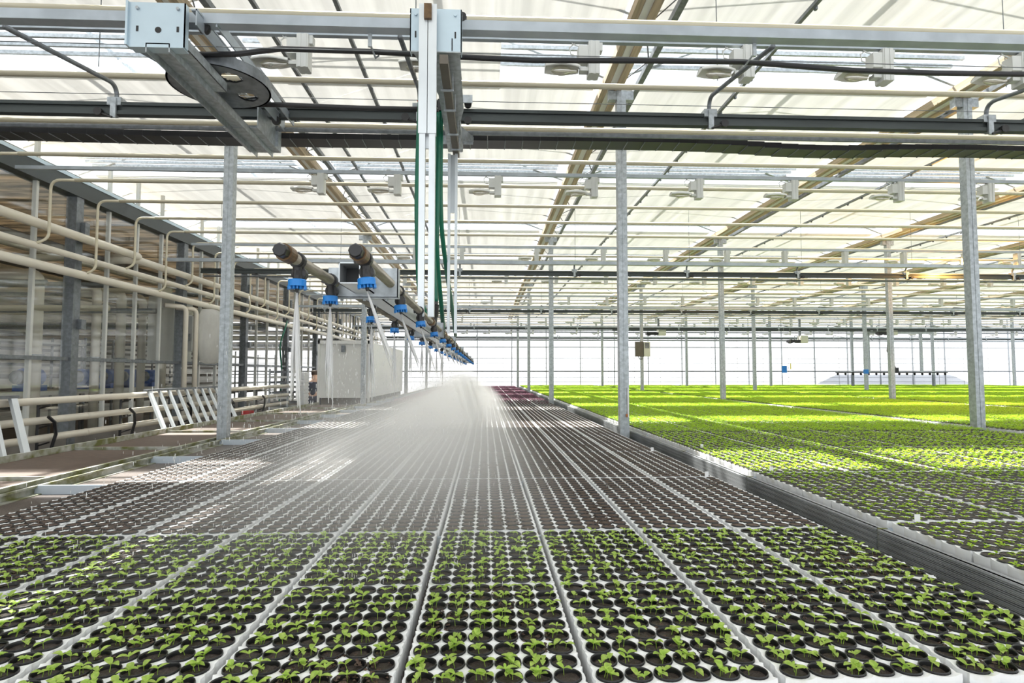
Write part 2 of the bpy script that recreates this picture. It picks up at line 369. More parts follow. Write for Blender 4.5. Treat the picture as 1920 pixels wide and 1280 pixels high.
# black festoon ribbon (energy chain) behind the first dark rail
ch = MB(); n = 130; prev = None
for k in range(n):
    x = -5.6+k*.142
    z = 3.345+.012*math.sin(x*.9)-.04*math.exp(-((x-2.75)/.7)**2)
    ch.cur = 0; ch.box(x-.0705, x+.0705, 4.62, 4.80, z-.022, z+.022)
    ch.cur = 1; ch.tube([(x+.071, 4.62, z-.024), (x+.071, 4.80, z-.024)], .004, 4)
tag(ch.build('cable_chain', ['black_plastic', 'galvanized_dark']), 'long black ribbed cable chain spanning the house behind the dark rail', 'cable chain')
tag(MB().tube([(-5.6, 4.71, 3.42), (XR-8, 4.71, 3.42)], .014, 6).build('chain_guide', 'rail_dark'), 'dark guide tube just above the black cable chain', 'tube')
hs = [(-1.66, 3.385, 3.30), (-1.45, 3.385, 3.31), (-1.2, 3.38, 3.345), (-.668, 3.4, 3.352), (-.2, 3.4, 3.333), (.279, 3.4, 3.323), (.9, 3.4, 3.335), (1.546, 3.4, 3.344), (1.9, 3.4, 3.325), (2.244, 3.4, 3.307), (2.75, 3.4, 3.303), (3.263, 3.4, 3.307), (4.2, 3.4, 3.33)]
tag(MB().tube(hs, .0165, 8).build('black_hose', 'black_rubber', smooth=True), 'sagging black water hose hung below the nearest pale box rail', 'hose')
tag(MB().tube([(-1.66, 4.015, 3.30), (-1.4, 4.03, 3.31), (-.9, 4.11, 3.335), (-.35, 4.1, 3.33)], .018, 8).build('black_hose', 'black_rubber', smooth=True), 'short black hose linking the cable-reel carriage to the boom carriage', 'hose')
for x, l in ((-.66, 'left of'), (1.56, 'right of')):
    h = MB().box(x-.010, x+.010, 3.25, 3.265, 3.30, 3.40); h.tube([(x, 3.258, 3.32), (x+.005, 3.40, 3.315), (x+.02, 3.42, 3.34)], .006, 5)
    tag(h.build('hose_clip', 'galvanized'), 'small grey hook holding the black hose, %s the boom carriage' % l, 'hook')
tag(MB().tube([(-5.6, 3.35, 3.338), (6, 3.35, 3.318)], .003, 4).build('guide_wire', 'galvanized_dark'), 'thin steel wire stretched under the nearest pale box rail', 'wire')
tag(MB().tube([(-5.6, 4.3, 3.49), (8, 4.3, 3.49)], .003, 4).build('guide_wire', 'galvanized_dark'), 'thin steel wire stretched above the nearest dark double rail', 'wire')
# lamp rails and grow lamps
ROWS = [(4.1, [-1.30, -.28, .76, 1.89, 2.93, 3.99]), (7.0, [-1.98, -1.076, .13, 1.304, 2.6, 3.79, 5.141, 6.304]),
        (11.1, [-2.23, -1.35, -.47, .955, 2.243, 3.46, 4.668, 5.814, 7.022, 8.209, 9.462, 10.54]), (13.9, None), (18.1, None), (20.9, None), (25.1, None), (27.9, None), (32.0, None)]
def bal_parts():
    a = MB(); a.box(-.03, .05, -.05, .05, -.24, .0); a.box(-.02, .0, -.055, .055, -.24, 0); a.box(.02, .04, -.055, .055, -.24, 0); a.box(.05, .075, -.03, .03, -.06, 0)
    c = MB(); c.box(-.10, -.03, -.045, .045, -.14, -.03); c.box(-.09, -.03, -.03, .03, -.21, -.185)
    rf = MB(); n = 10; L_ = 7; vs_ = []; 
    for i in range(L_+1):
        t = i/L_; x = -.09-.25*t; wd = .045+.035*math.sin(PI*min(1, t*1.05)*.9); dp = .03+.012*math.sin(PI*t)
        for k in range(n+1):
            a_ = PI*k/n; vs_.append((x, -wd*math.cos(a_), -.195+dp*math.sin(a_)))
    m = n+1
    fs = [(i*m+k, i*m+k+1, (i+1)*m+k+1, (i+1)*m+k) for i in range(L_) for k in range(n)]
    rf.add(vs_, fs); rf.add([(v[0], v[1]*1.06, v[2]+.004) for v in vs_], [f[::-1] for f in fs]); rf.add([vs_[L_*m+k] for k in range(m)], [tuple(range(m))])
    bl = MB().lathe([(.010, 0), (.016, .02), (.018, .05), (.032, .09), (.036, .13), (.026, .17), (.012, .19), (.002, .195)], 12, mtx=Matrix.Translation((-.10, 0, -.20)) @ Matrix.Rotation(-PI/2, 4, 'Y'))
    cb = MB(); cb.tube([(-.05, 0, -.03), (-.14, 0, .0), (-.15, 0, .05), (-.09, .0, .07), (-.03, 0, .03)], .005, 5); cb.tube([(-.08, .01, -.09), (-.15, .01, -.07), (-.16, .01, -.02), (-.10, .01, .03)], .005, 5)
    hk = MB().box(-.012, .012, -.015, .015, 0, .05)
    return [('ballast', a.mesh('ballast', 'lamp_grey')), ('igniter_box', c.mesh('igniter_box', 'lamp_grey')), ('reflector', rf.mesh('reflector', 'white_paint', True)), ('bulb', bl.mesh('bulb', 'bulb_glass', True)), ('cable', cb.mesh('cable', 'lamp_grey')), ('hook', hk.mesh('hook', 'galvanized'))]
LP = bal_parts()
simple = MB(); simple.box(-.03, .05, -.05, .05, -.24, 0); simple.box(-.34, -.03, -.06, .06, -.215, -.16); simple.lathe([(.01, 0), (.03, .08), (.03, .12), (.004, .18)], 8, mtx=Matrix.Translation((-.12, 0, -.215)) @ Matrix.Rotation(-PI/2, 4, 'Y')); simple.box(-.012, .012, -.015, .015, 0, .05)
SM = simple.mesh('grow_lamp', 'lamp_grey')
for r, (y, xs) in enumerate(ROWS):
    zr = 3.835
    tag(MB().box(-5.5, XR-.4, y-.02, y+.02, zr+.01, zr+.05).build('lamp_rail', 'rail_white'), 'slim grey rail carrying the %s row of grow lamps' % ORD[r], 'rail', 'grow lamp rails')
    xs = xs or [-2.23+1.2*k+(.3 if r % 2 else 0) for k in range(30)]
    q = 0
    for x in xs:
        if not in_frame(x, y, 3.7, 10): continue
        lit = r == 2 and abs(x-9.462) < .1
        lab = 'lit orange grow lamp' if lit else 'white grow lamp'
        lab += ' in the %s row from the front, %s along from the partition' % (ORD[r], od(q)); q += 1
        if r >= 4:
            o = obj('grow_lamp', SM, None, (x, y, zr)); tag(o, lab, 'lamp', 'grow lamps'); continue
        o = empty('grow_lamp', (x, y, zr), lab, 'lamp', 'grow lamps')
        for nme, me in LP:
            if r >= 2 and nme in ('cable', 'igniter_box'): continue
            c = obj(nme, me, o)
            if lit and nme == 'bulb':
                c.data = me.copy(); c.data.materials.clear(); c.data.materials.append(M['bulb_lit']); c['label'] = 'glowing orange bulb'
        if lit:
            ld = bpy.data.lights.new('lamp_glow', 'POINT'); ld.energy = 140; ld.color = (1, .5, .12); ld.shadow_soft_size = .04
            lo = bpy.data.objects.new('lamp_glow', ld); COL.objects.link(lo); lo.parent = o; lo.location = (-.2, 0, -.27)
# ------------------------------------------------------------------ benches
def wbuild(mb, name, mats, root, smooth=False):
    L = root.location; mb.v = [(p[0]-L.x, p[1]-L.y, p[2]-L.z) for p in mb.v]
    return mb.build(name, mats, root, smooth)
def container(x0, x1, y0, pitch, zb, zt, label, group, ribbed):
    c = empty('bench_container', ((x0+x1)/2, y0+pitch/2, zb-.03), label, 'bench', group)
    y1 = y0+pitch-.008
    wbuild(MB().box(x0+.015, x1-.015, y0+.005, y1-.005, zb-.03, zb), 'bed', 'mesh_mat', c)
    for ya in (y0, y1-.004): wbuild(MB().box(x0+.013, x1-.013, ya, ya+.004, zb-.04, zt), 'cross_rim', 'blue_white_bar', c)
    s = MB()
    if ribbed:
        n = 9; h = (zt-zb+.06)/n
        for i in range(n): s.box(x0-.004*(i % 2 == 0), x0+.012, y0, y1, zb-.06+i*h, zb-.06+(i+1)*h)
        for i in range(n*2): s.box(x0-.008, x0, y0, y1, zb-.06+i*h/2, zb-.06+i*h/2+.0026)
        s.box(x0, x0+.03, y0, y1, zt-.004, zt)
        wbuild(MB().box(x1-.012, x1, y0, y1, zb-.04, zt), 'side_rim', 'alu_rib', c)
        wbuild(s, 'ribbed_side', 'alu_rib', c)
        wbuild(MB().box(x0-.002, x0+.035, y1-.004, y1+.006, zb-.05, zt+.002), 'joint_plate', 'algae_rim', c)
    else:
        s.box(x0, x0+.03, y0, y1, zt-.012, zt); s.box(x0, x0+.01, y0, y1, zb-.05, zt); s.box(x0-.0, x0+.055, y0, y1, zb-.002, zb+.006)
        wbuild(MB().box(x1-.012, x1, y0, y1, zb-.05, zt), 'side_rim', 'algae_rim', c)
        wbuild(s, 'side_rim', 'algae_rim', c)
    return c
LY0, LP_ = 1.25, 1.22
for k in range(24):
    container(-2.71, 1.455, LY0+LP_*k, LP_, .732, .785, 'aluminium bench container of the watered trays, %s from the front' % od(k), 'containers of the watered bench', False)
RY0, RP_ = 1.17, 1.21
RB = [(1.61, 5.45), (5.62, 9.50), (9.70, 13.60), (13.80, 17.65), (17.85, 21.70), (21.90, 25.80)]
for i, (a, b_) in enumerate(RB):
    for k in range(24):
        y = RY0+RP_*k
        if not (in_frame(a, y+.6, .8, 500) or in_frame(b_, y+.6, .8, 500) or in_frame((a+b_)/2, y+.6, .8, 500)): continue
        container(a, b_, y, RP_, .772, .82, 'ribbed aluminium container of green trays, %s bench beyond the divider, %s from the front' % (ORD[i], od(k)), 'containers of the green benches', True)
for k in range(8):
    y = .9+1.62*k; c = empty('empty_bench', (-3.38, y+.8, .7), 'empty brown mat bench tray beside the partition walkway, %s from the front' % ORD[k], 'bench', 'empty benches')
    wbuild(MB().box(-3.87, -2.88, y+.01, y+1.60, .70, .735), 'mat', 'brown_mat', c)
    r = MB(); r.box(-3.90, -3.87, y, y+1.61, .66, .79); r.box(-2.89, -2.86, y, y+1.61, .66, .775); r.box(-3.87, -2.88, y, y+.02, .66, .76)
    wbuild(r, 'rim', 'algae_rim', c)
for i, (a, b_) in enumerate([(-2.71, 1.455), (-3.9, -2.86)]+RB):
    t = MB(); zt = .691 if i == 0 else (.659 if i == 1 else .711); nn = 14 if i < 2 else 22
    for x in (a+.4, b_-.4):
        t.tube([(x, .9 if i < 2 else 1.2, zt-.03), (x, 13.8 if i == 1 else 30.6, zt-.03)], .03, 8)
        for q in range(8): t.box(x-.03, x+.03, 1.5+q*(1.7 if i == 1 else 4), 1.56+q*(1.7 if i == 1 else 4), 0, zt-.05)
    tag(t.build('roller_track', 'galvanized'), 'pair of steel roller tubes on posts under ' + (['the watered bench', 'the empty bench'][i] if i < 2 else 'the %s green bench beyond the divider' % ORD[i-2]), 'bench support')

# ------------------------------------------------------------------ trays
PX, PY, NX, NY = .0633, .0655, 6, 9
def tray_mesh():
    b = MB(); hx, hy = NX*PX/2, NY*PY/2; H = .07; K = 6
    for i in range(NX):
        for j in range(NY):
            cx, cy_ = (i-NX/2+.5)*PX, (j-NY/2+.5)*PY; sq = []
            for s in range(4):
                for t in range(K):
                    u = -1+2*t/K
                    sq.append([(u, -1), (1, u), (-u, 1), (-1, -u)][s])
            outer = []
            for (u, v) in sq:
                x = cx+u*PX/2; y = cy_+v*PY/2; z = .0045*abs(u)**3*abs(v)**3+.001
                if abs(abs(x)-hx) < 1e-6: x += math.copysign(.0062-.0115*abs(v)**2.2, x)
                if abs(abs(y)-hy) < 1e-6: y += math.copysign(.0055-.0045*abs(u)**2.2, y)
                outer.append((x, y, H+z))
            n = 4*K; R = .0306
            ring = [(cx+R*u/math.hypot(u, v), cy_+R*v/math.hypot(u, v), H) for u, v in sq]
            low = [(cx+.026*u/math.hypot(u, v), cy_+.026*v/math.hypot(u, v), H-.052) for u, v in sq]
            b.add(outer+ring+low, [(k, (k+1) % n, n+(k+1) % n, n+k) for k in range(n)]+[(n+k, n+(k+1) % n, 2*n+(k+1) % n, 2*n+k) for k in range(n)]+[tuple(range(2*n, 3*n))])
            # side walls
            for k in range(n):
                p, q = outer[k], outer[(k+1) % n]
                e = k//K; on = (j == 0, i == NX-1, j == NY-1, i == 0)[e]
                if on:
                    lo = [(a[0]*.985, a[1]*.99, 0) for a in (p, q)]
                    mid = [(a[0]*1.003, a[1]*1.001, H-.006) for a in (p, q)]
                    b.add([p, q, mid[1], mid[0], lo[1], lo[0]], [(0, 3, 2, 1), (3, 5, 4, 2)])
    return b.mesh('plant_tray', 'tray_white')
TRAY = tray_mesh()
CX0 = -2.225+.204
trays = []      # (bench, row, col, x, y, zbase, rot)
for r in range(47):
    y = LY0+LP_*(r//2)+(.3055 if r % 2 == 0 else .9070)
    for c in range(9):
        trays.append(('L', r, 8-c, CX0+.408*c+rng.normal(0, .0015), y+rng.normal(0, .0004), .732, 0))
for i, (a, b_) in enumerate(RB):
    for r in range(70):
        y = RY0+RP_*(r//3)+.0125+.198+.3965*(r % 3)
        if y > 30.0: continue
        for c in range(6):
            trays.append(('R%d' % i, r, c, a+.35+.622*c+rng.normal(0, .003), y+rng.normal(0, .001), .772, PI/2))
vis = []; aside = []
for t in trays:
    b, r, c, x, y, z, rot = t; hx, hy = (.19, .295) if rot == 0 else (.295, .19)
    if any(in_frame(x+sx*hx, y+sy*hy, z+.07) for sx in (-1, 0, 1) for sy in (-1, 0, 1)): vis.append(t)
    elif y > 1 and in_frame(x, y, z, 520): aside.append(t)
vis.sort(key=lambda t: t[3]**2*.15+t[4]**2)
NEAR_T = vis[:300]; REST_T = vis[300:]+aside
for (b, r, c, x, y, z, rot) in NEAR_T:
    if b == 'L':
        what = 'white tray of green seedling pots' if r < 2 else 'white tray of bare soil pots'
        lab = '%s, %s row of watered bench, %s from divider' % (what, od(r), ORD[c])
        g = 'trays of the watered bench'
    else:
        i = int(b[1]); lab = 'white tray of green plants, %s bench beyond divider, %s row, %s across' % (ORD[i], od(r), od(c)); g = 'trays of the green benches'
    o = obj('plant_tray', TRAY, None, (x, y, z+.0005), rot); tag(o, lab, 'tray', g)

def arr(mb): return np.array(mb.v, float), np.array([f for f in mb.f], int), np.array(mb.m, int)
def mass(name, mats, items, smooth=False):
    """many small quads meshes gathered in one object; items = (verts, quads, mat index, positions, scales, turns)"""
    VV, FF, MM, off = [], [], [], 0
    for V, Fq, mi, Pp, S, A in items:
        Pp = np.asarray(Pp, float).reshape(-1, 3); k = len(Pp)
        if k == 0: continue
        S = np.broadcast_to(np.asarray(S, float), (k,)); A = np.broadcast_to(np.asarray(A, float), (k,))
        ca, sa = np.cos(A)[:, None], np.sin(A)[:, None]
        X = (V[None, :, 0]*ca-V[None, :, 1]*sa)*S[:, None]+Pp[:, 0:1]
        Y = (V[None, :, 0]*sa+V[None, :, 1]*ca)*S[:, None]+Pp[:, 1:2]
        Z = V[None, :, 2]*S[:, None]+Pp[:, 2:3]
        VV.append(np.stack([X, Y, Z], -1).reshape(-1, 3))
        FF.append((Fq[None]+(np.arange(k)*len(V))[:, None, None]+off).reshape(-1, 4)); MM.append(np.tile(mi, k)); off += k*len(V)
    VV = np.concatenate(VV); FF = np.concatenate(FF); MM = np.concatenate(MM)
    me = bpy.data.meshes.new(name); me.vertices.add(len(VV)); me.vertices.foreach_set('co', VV.astype(np.float32).ravel())
    me.loops.add(FF.size); me.loops.foreach_set('vertex_index', FF.astype(np.int32).ravel())
    me.polygons.add(len(FF)); me.polygons.foreach_set('loop_start', (np.arange(len(FF))*4).astype(np.int32)); me.polygons.foreach_set('loop_total', np.full(len(FF), 4, np.int32))
    me.polygons.foreach_set('material_index', MM.astype(np.int32))
    if smooth: me.polygons.foreach_set('use_smooth', np.ones(len(FF), bool))
    for m in mats: me.materials.append(M[m])
    me.update(calc_edges=True); me.validate()
    return obj(name, me)
# the trays further off, gathered
bx = MB().box(-.196, .196, -.298, .298, 0, .07); V, Fq, mi = arr(bx)
o = mass('plant_tray', ['tray_white'], [(V, Fq, mi, [(t[3], t[4], t[5]+.0005) for t in REST_T], 1, [t[6] for t in REST_T])])
tag(o, 'white foam trays filling the far parts of all benches', 'trays', None, 'stuff')

# ------------------------------------------------------------------ pots and plants
def pot_mesh():
    return MB().lathe([(.0215, -.050), (.0288, -.003), (.0304, .0022), (.0300, .0046), (.0286, .0042), (.0278, .001), (.0268, -.010)], 22, cap=False).mesh('plant_pot', 'pot_black', True)
POT = pot_mesh()
def soil_mesh(i):
    r_ = random.Random(i); b = MB(); n = 16; vs_ = [(0, 0, -.006+r_.uniform(0, .002))]
    for ring, rr in ((0, .010), (1, .019), (2, .0272)):
        for k in range(n): a = 2*PI*k/n; vs_.append((rr*math.cos(a), rr*math.sin(a), -.0065+r_.uniform(-.0012, .0022)-(.001 if ring == 2 else 0)))
    fs = [(0, 1+k, 1+(k+1) % n) for k in range(n)]
    for q in range(2): fs += [(1+q*n+k, 1+(q+1)*n+k, 1+(q+1)*n+(k+1) % n, 1+q*n+(k+1) % n) for k in range(n)]
    return b.add(vs_, fs).mesh('soil', 'soil_wet', True)
SOIL = [soil_mesh(i) for i in range(6)]
def leaf_quads(b, base, az, ln, wd, rise, droop, seg=3):
    """one leaf: two columns of quads from base outwards, cupped along the midrib"""
    d = Vector((math.cos(az), math.sin(az), 0)); p = Vector((-d.y, d.x, 0)); vs_ = []
    for i in range(seg+1):
        t = i/seg; c = Vector(base)+d*(ln*t)+Vector((0, 0, rise*t-droop*t*t)); wv = wd*math.sin(PI*min(.97, .10+.88*t))**.8
        vs_ += [c+p*wv/2+Vector((0, 0, wv*.22)), c, c-p*wv/2+Vector((0, 0, wv*.22))]
    b.add(vs_, [(i*3+j, i*3+j+3, i*3+j+4, i*3+j+1) for i in range(seg) for j in (0, 1)])
def seedling(i, seg=4):
    r_ = random.Random(100+i); b = MB(); h = r_.uniform(.010, .018); lean = Vector((r_.uniform(-.004, .004), r_.uniform(-.004, .004), h)); base = Vector((0, 0, -.007))
    top = base+lean; n = 4
    ring = lambda c, r: [c+Vector((r*math.cos(2*PI*k/n), r*math.sin(2*PI*k/n), 0)) for k in range(n)]
    b.add(ring(base, .0008)+ring(top, .0007), [(k, (k+1) % n, n+(k+1) % n, n+k) for k in range(n)])
    a = r_.uniform(0, 6.28)
    for q in range(2): leaf_quads(b, top, a+q*PI+r_.uniform(-.5, .5), r_.uniform(.019, .027), r_.uniform(.012, .016), r_.uniform(.008, .014), r_.uniform(.004, .012), seg)
    if r_.random() < .45: leaf_quads(b, top, a+PI/2+r_.uniform(-.4, .4), .010, .006, .010, .003, seg)
    return b
SEED = [seedling(i).mesh('seedling', 'leaf', True) for i in range(10)]
def pots_of(t):
    b, r, c, x, y, z, rot = t; out = []
    for j in range(NY):
        for i in range(NX):
            u, v = (i-NX/2+.5)*PX, (j-NY/2+.5)*PY
            if rot == 0: out.append((x+u, y+v, z+.07, i, j))
            else: out.append((x-v, y+u, z+.07, j, i))
    return out
cand = []
for t in vis:
    if t[0] == 'L' and t[1] < 2:
        for p in pots_of(t):
            if in_frame(p[0], p[1], p[2], 14): cand.append((p[1]+.0*abs(p[0]), p, t))
cand.sort(key=lambda q: round(q[1][1], 2)*100+abs(q[1][0])*.01)
single = set()
for _, p, t in cand[:300]:
    single.add((round(p[0], 4), round(p[1], 4)))
    ix = NX-p[3]
    lab = 'black pot of seedlings, %s row from front, %s place in tray %s from divider' % (ORD[p[4]+9*t[1]], ORD[ix-1], ORD[t[2]])
    o = obj('plant_pot', POT, None, (p[0], p[1], p[2]+.0015), rng.uniform(0, 6)); tag(o, lab, 'pot', 'pots in the front row of trays')
    s = obj('soil', SOIL[rng.integers(6)], o, (0, 0, rng.uniform(-.002, .002)), rng.uniform(0, 6))
    for q in range(int(rng.choice([1, 2, 2, 3, 3]))):
        a, rr = rng.uniform(0, 6.28), rng.uniform(.004, .018)
        e = obj('seedling', SEED[rng.integers(10)], o, (rr*math.cos(a), rr*math.sin(a), 0), rng.uniform(0, 6)); k = rng.uniform(.8, 1.15); e.scale = (k, k, k)
# templates for the gathered pots
def pot_tmpl(n, near, full=False):
    b = MB(); R = [(.0300, -.006), (.0305, .003), (.0288, .0045), (.0275, -.002)] if near else [(.0304, .0005), (.0304, .004), (.0278, .004)]
    vs_ = [(r*math.cos(2*PI*k/n), r*math.sin(2*PI*k/n), z) for r, z in R for k in range(n)]
    b.cur = 0; b.add(vs_, [(i*n+k, i*n+(k+1) % n, (i+1)*n+(k+1) % n, (i+1)*n+k) for i in range(len(R)-1) for k in range(n)])
    b.cur = 1; zz = .0022 if full else (-.004 if near else .0025)
    vs_ = [(0, 0, zz+.0015)]+[(.0282*math.cos(2*PI*k/n), .0282*math.sin(2*PI*k/n), zz) for k in range(n)]
    b.add(vs_, [(0, 1+k, 1+(k+1) % n, 1+(k+2) % n) for k in range(0, n, 2)])
    return arr(b)
PN, PB, PM, PF = pot_tmpl(16, True), pot_tmpl(16, True, True), pot_tmpl(12, False), pot_tmpl(8, False)
def rosette(i, n, ln, wd, h, up, seg=1):
    r_ = random.Random(500+i); b = MB(); b.cur = 2
    for k in range(n):
        a = 2*PI*k/n+r_.uniform(-.4, .4); l = ln*r_.uniform(.75, 1.2); leaf_quads(b, (0, 0, h*r_.uniform(.2, 1)), a, l, wd*r_.uniform(.8, 1.2), l*up*r_.uniform(.6, 1.3), l*r_.uniform(.1, .5), seg)
    return arr(b)
SEEDT = []
for i in range(8):
    b = seedling(20+i, 3); b.m = [2]*len(b.m); SEEDT.append(arr(b))
def spread(P, tmpl, count, jit, smin, smax):
    items = []
    P = np.repeat(np.asarray(P, float).reshape(-1, 3), count, 0)
    if len(P) == 0: return items
    P = P+np.concatenate([rng.normal(0, jit, (len(P), 2)), np.zeros((len(P), 1))], 1)
    ch = rng.integers(0, len(tmpl), len(P))
    for k, T in enumerate(tmpl):
        q = P[ch == k]; items.append((*T, q, rng.uniform(smin, smax, len(q)), rng.uniform(0, 6.28, len(q))))
    return items
L0, Lbare, Lfar, Lpurple, Rp = [], [], [], [], []
for t in vis+aside:
    for p in pots_of(t):
        q = (p[0], p[1], p[2]+.0015)
        if (round(p[0], 4), round(p[1], 4)) in single or not in_frame(*q, 520): continue
        if t[0] == 'L':
            if t[1] < 2: L0.append(q)
            elif p[1] < 7: Lbare.append(q)
            else: Lfar.append(q)
            if p[1] > 12.5: Lpurple.append(q)
        else: Rp.append(q)
o = mass('plant_pot', ['pot_black', 'soil_wet', 'leaf'], [(*PN, L0, 1, 0)]+spread(L0, SEEDT, 2, .011, .8, 1.15))
tag(o, 'remaining black pots of young seedlings in the first two tray rows', 'pots', None, 'stuff')
purple = [rosette(i, 5, .034, .024, .02, .5) for i in range(4)]
Pp = np.array(Lpurple); keep = rng.random(len(Pp)) < np.clip((Pp[:, 1]-12.0)/5, .2, 1); Pp = Pp[keep]
bare = np.array(Lbare); 
o = mass('plant_pot', ['pot_black', 'soil', 'leaf_purple'], [(*PB, Lbare, .91, rng.uniform(0, 6, len(Lbare))), (*PF, Lfar, .90, 0)]+spread(Pp, purple, 1, .005, .9, 1.5))
tag(o, 'black pots of bare brown soil, purple lettuce towards the end wall', 'pots', None, 'stuff')
Rp = np.array(Rp); yy = Rp[:, 1]; a_, b2, c_, d_ = Rp[yy < 3.4], Rp[(yy >= 3.4) & (yy < 6)], Rp[(yy >= 6) & (yy < 12)], Rp[yy >= 12]
r1 = [rosette(i, 4, .019, .012, .012, .5, 2) for i in range(6)]
r2 = [rosette(10+i, 6, .026, .016, .018, .55, 1) for i in range(6)]
r3 = [rosette(20+i, 6, .040, .026, .03, .6, 1) for i in range(6)]
o = mass('plant_pot', ['pot_black', 'soil_wet', 'leaf_lettuce'], [(*PM, np.concatenate([a_, b2]), 1, 0), (*PF, np.concatenate([c_, d_]), 1, 0)]
         + spread(a_, SEEDT, 2, .011, .65, .95)+spread(b2, r1, 2, .010, .75, 1.25)+spread(c_, r2, 2, .012, 1.0, 1.5)+spread(d_, r3, 1, .008, .95, 1.35))
tag(o, 'bright green lettuce plants in black pots filling the benches beyond the divider', 'plants', None, 'stuff')
# spilled peat on the trays
crumb = []
oc = MB().add([(1, 0, 0), (0, 1, 0), (-1, 0, 0), (0, -1, 0), (0, 0, .55), (.5, .5, .3)], [(0, 1, 5, 4), (1, 2, 3, 4), (3, 0, 5, 4)]); OC = arr(oc)
pts = []
for t in NEAR_T:
    if t[0] == 'L' and t[4] < 6.5:
        for q in range(int(rng.integers(2, 5))):
            cx, cy_ = t[3]+rng.uniform(-.15, .15), t[4]+rng.uniform(-.25, .25)
            for e in range(int(rng.integers(25, 110))):
                x, y = cx+rng.normal(0, .045), cy_+rng.normal(0, .06)
                if abs(x-t[3]) < .185 and abs(y-t[4]) < .29: pts.append((x, y, t[5]+.0705+.002))
pts = np.array(pts)
o = mass('peat_crumbs', ['soil'], [(*OC, pts, rng.uniform(.003, .0085, len(pts)), rng.uniform(0, 6, len(pts)))])
tag(o, 'spilled brown peat crumbs lying between the pots', 'peat', None, 'stuff')
for i, (x, y, lab) in enumerate(((1.40, 3.70, 'beside the third container joint of the watered bench'), (1.40, 4.92, 'beside the fourth container joint of the watered bench'), (1.78, 3.62, 'beside the ribbed divider joint, nearer one'), (1.78, 4.80, 'beside the ribbed divider joint, further one'), (1.78, 2.38, 'beside the nearest ribbed divider joint'))):
    z = .80 if x < 1.5 else .84
    tag(MB().box(x-.012, x+.012, y-.001, y+.001, z-.02, z+.035).build('plant_label', 'stake_white'), 'small white plant label in a tray '+lab, 'plant label', 'plant labels')
# ------------------------------------------------------------------ irrigation boom
R0 = Vector((-.44, 3.7, 1.72))
boom = empty('irrigation_boom', R0, 'long watering boom of two nozzle pipes hanging from a carriage on the rails', 'irrigation boom')
X1, X2, ZB = -.542, -.345, 1.78
for X in (X1, X2):
    wbuild(MB().tube([(X, 1.60, ZB), (X, 16.4, ZB)], .0165, 14), 'nozzle_pipe', 'steel_pipe', boom, True)
    cp = wbuild(MB().lathe([(.0235, 0), (.0235, .05)], 18, (X, 1.58, ZB), Matrix.Rotation(-PI/2, 4, 'X')), 'collar', 'brass_collar', boom)
    e = MB().lathe([(.0165, -.004), (.0195, 0), (.0195, .03)], 8, (X, 1.552, ZB), Matrix.Rotation(-PI/2, 4, 'X')); L = boom.location+Vector((0, 0, 0))
    wbuild(e, 'end_cap', 'black_plastic', boom)
bm_ = MB()
bx0, bx1, bz0, bz1, by0, by1 = -.470, -.402, 1.742, 1.810, 1.88, 16.3; th = .0035
bm_.box(bx0, bx1, by0, by1, bz0, bz0+th); bm_.box(bx0, bx1, by0, by1, bz1-th, bz1); bm_.box(bx0, bx0+th, by0, by1, bz0, bz1); bm_.box(bx1-th, bx1, by0, by1, bz0, bz1); wbuild(MB().box(bx0+.004, bx1-.004, by0+.09, by0+.10, bz0+.004, bz1-.004), 'beam_inner_shade', 'black_rubber', boom)  # black sheet stands for the shade inside the open beam end
wbuild(bm_, 'box_beam', 'aluminium', boom)
for y in (2.12, 4.40, 6.2, 8.4, 10.6, 12.8, 15.0):
    p = MB().box(-.566, -.318, y, y+.006, 1.728, 1.835); p.box(-.566, -.318, y, y+.03, 1.725, 1.731); p.box(-.321, -.318, y, y+.05, 1.728, 1.835)
    for x in (-.52, -.44, -.36): p.lathe([(.006, -.008), (.006, .0)], 6, (x, y+.015, 1.725))
    wbuild(p, 'bracket_plate', 'galvanized', boom)
# nozzles
nb = MB()
nb.lathe([(.0215, -.014), (.0235, -.010), (.0235, .010), (.0215, .014)], 14, mtx=Matrix.Rotation(PI/2, 4, 'X'))
nb.box(-.030, -.018, -.008, .008, -.010, .010)
nb.lathe([(.012, -.058), (.0135, -.045), (.012, -.03), (.0145, -.016)], 12)
nb.lathe([(.012, 0), (.0215, .004), (.0225, .010), (.0215, .016), (.0215, .03), (.015, .034)], 16, (0, .004, -.036), Matrix.Rotation(-PI/2, 4, 'X'))
nb.lathe([(.004, -.092), (.006, -.084), (.006, -.05)], 8)
NB = nb.mesh('nozzle', 'black_plastic', False)
bc = MB(); bc.lathe([(.006, -.0555), (.0235, -.0555), (.0252, -.058), (.0252, -.0755), (.0232, -.0755), (.0232, -.0715), (.004, -.0715)], 24)
for k in range(10):
    a = 2*PI*k/10; Mx = Matrix.Rotation(a, 4, 'Z')
    if k % 5 < 2: bc.box(.0205, .0258, -.0065, .0065, -.085, -.074, Mx)
    bc.box(.009, .0165, -.0022, .0022, -.083, -.0715, Mx)
BC = bc.mesh('nozzle_cap', 'blue_plastic')
ys1 = [1.70, 2.06, 2.80, 3.50, 4.25]+[5.0+.74*k for k in range(16)]
ys2 = [1.67, 2.33, 3.05, 3.85, 4.62]+[5.38+.74*k for k in range(15)]
NZ = []
for X, ys, tl in ((X1, ys1, .0), (X2, ys2, .10)):
    for y in ys:
        if y > 16.3: continue
        n = obj('nozzle', NB, boom, Vector((X, y, ZB))-R0); n.rotation_euler = (0, tl*-1, 0)
        obj('nozzle_cap', BC, n); NZ.append((X, y))
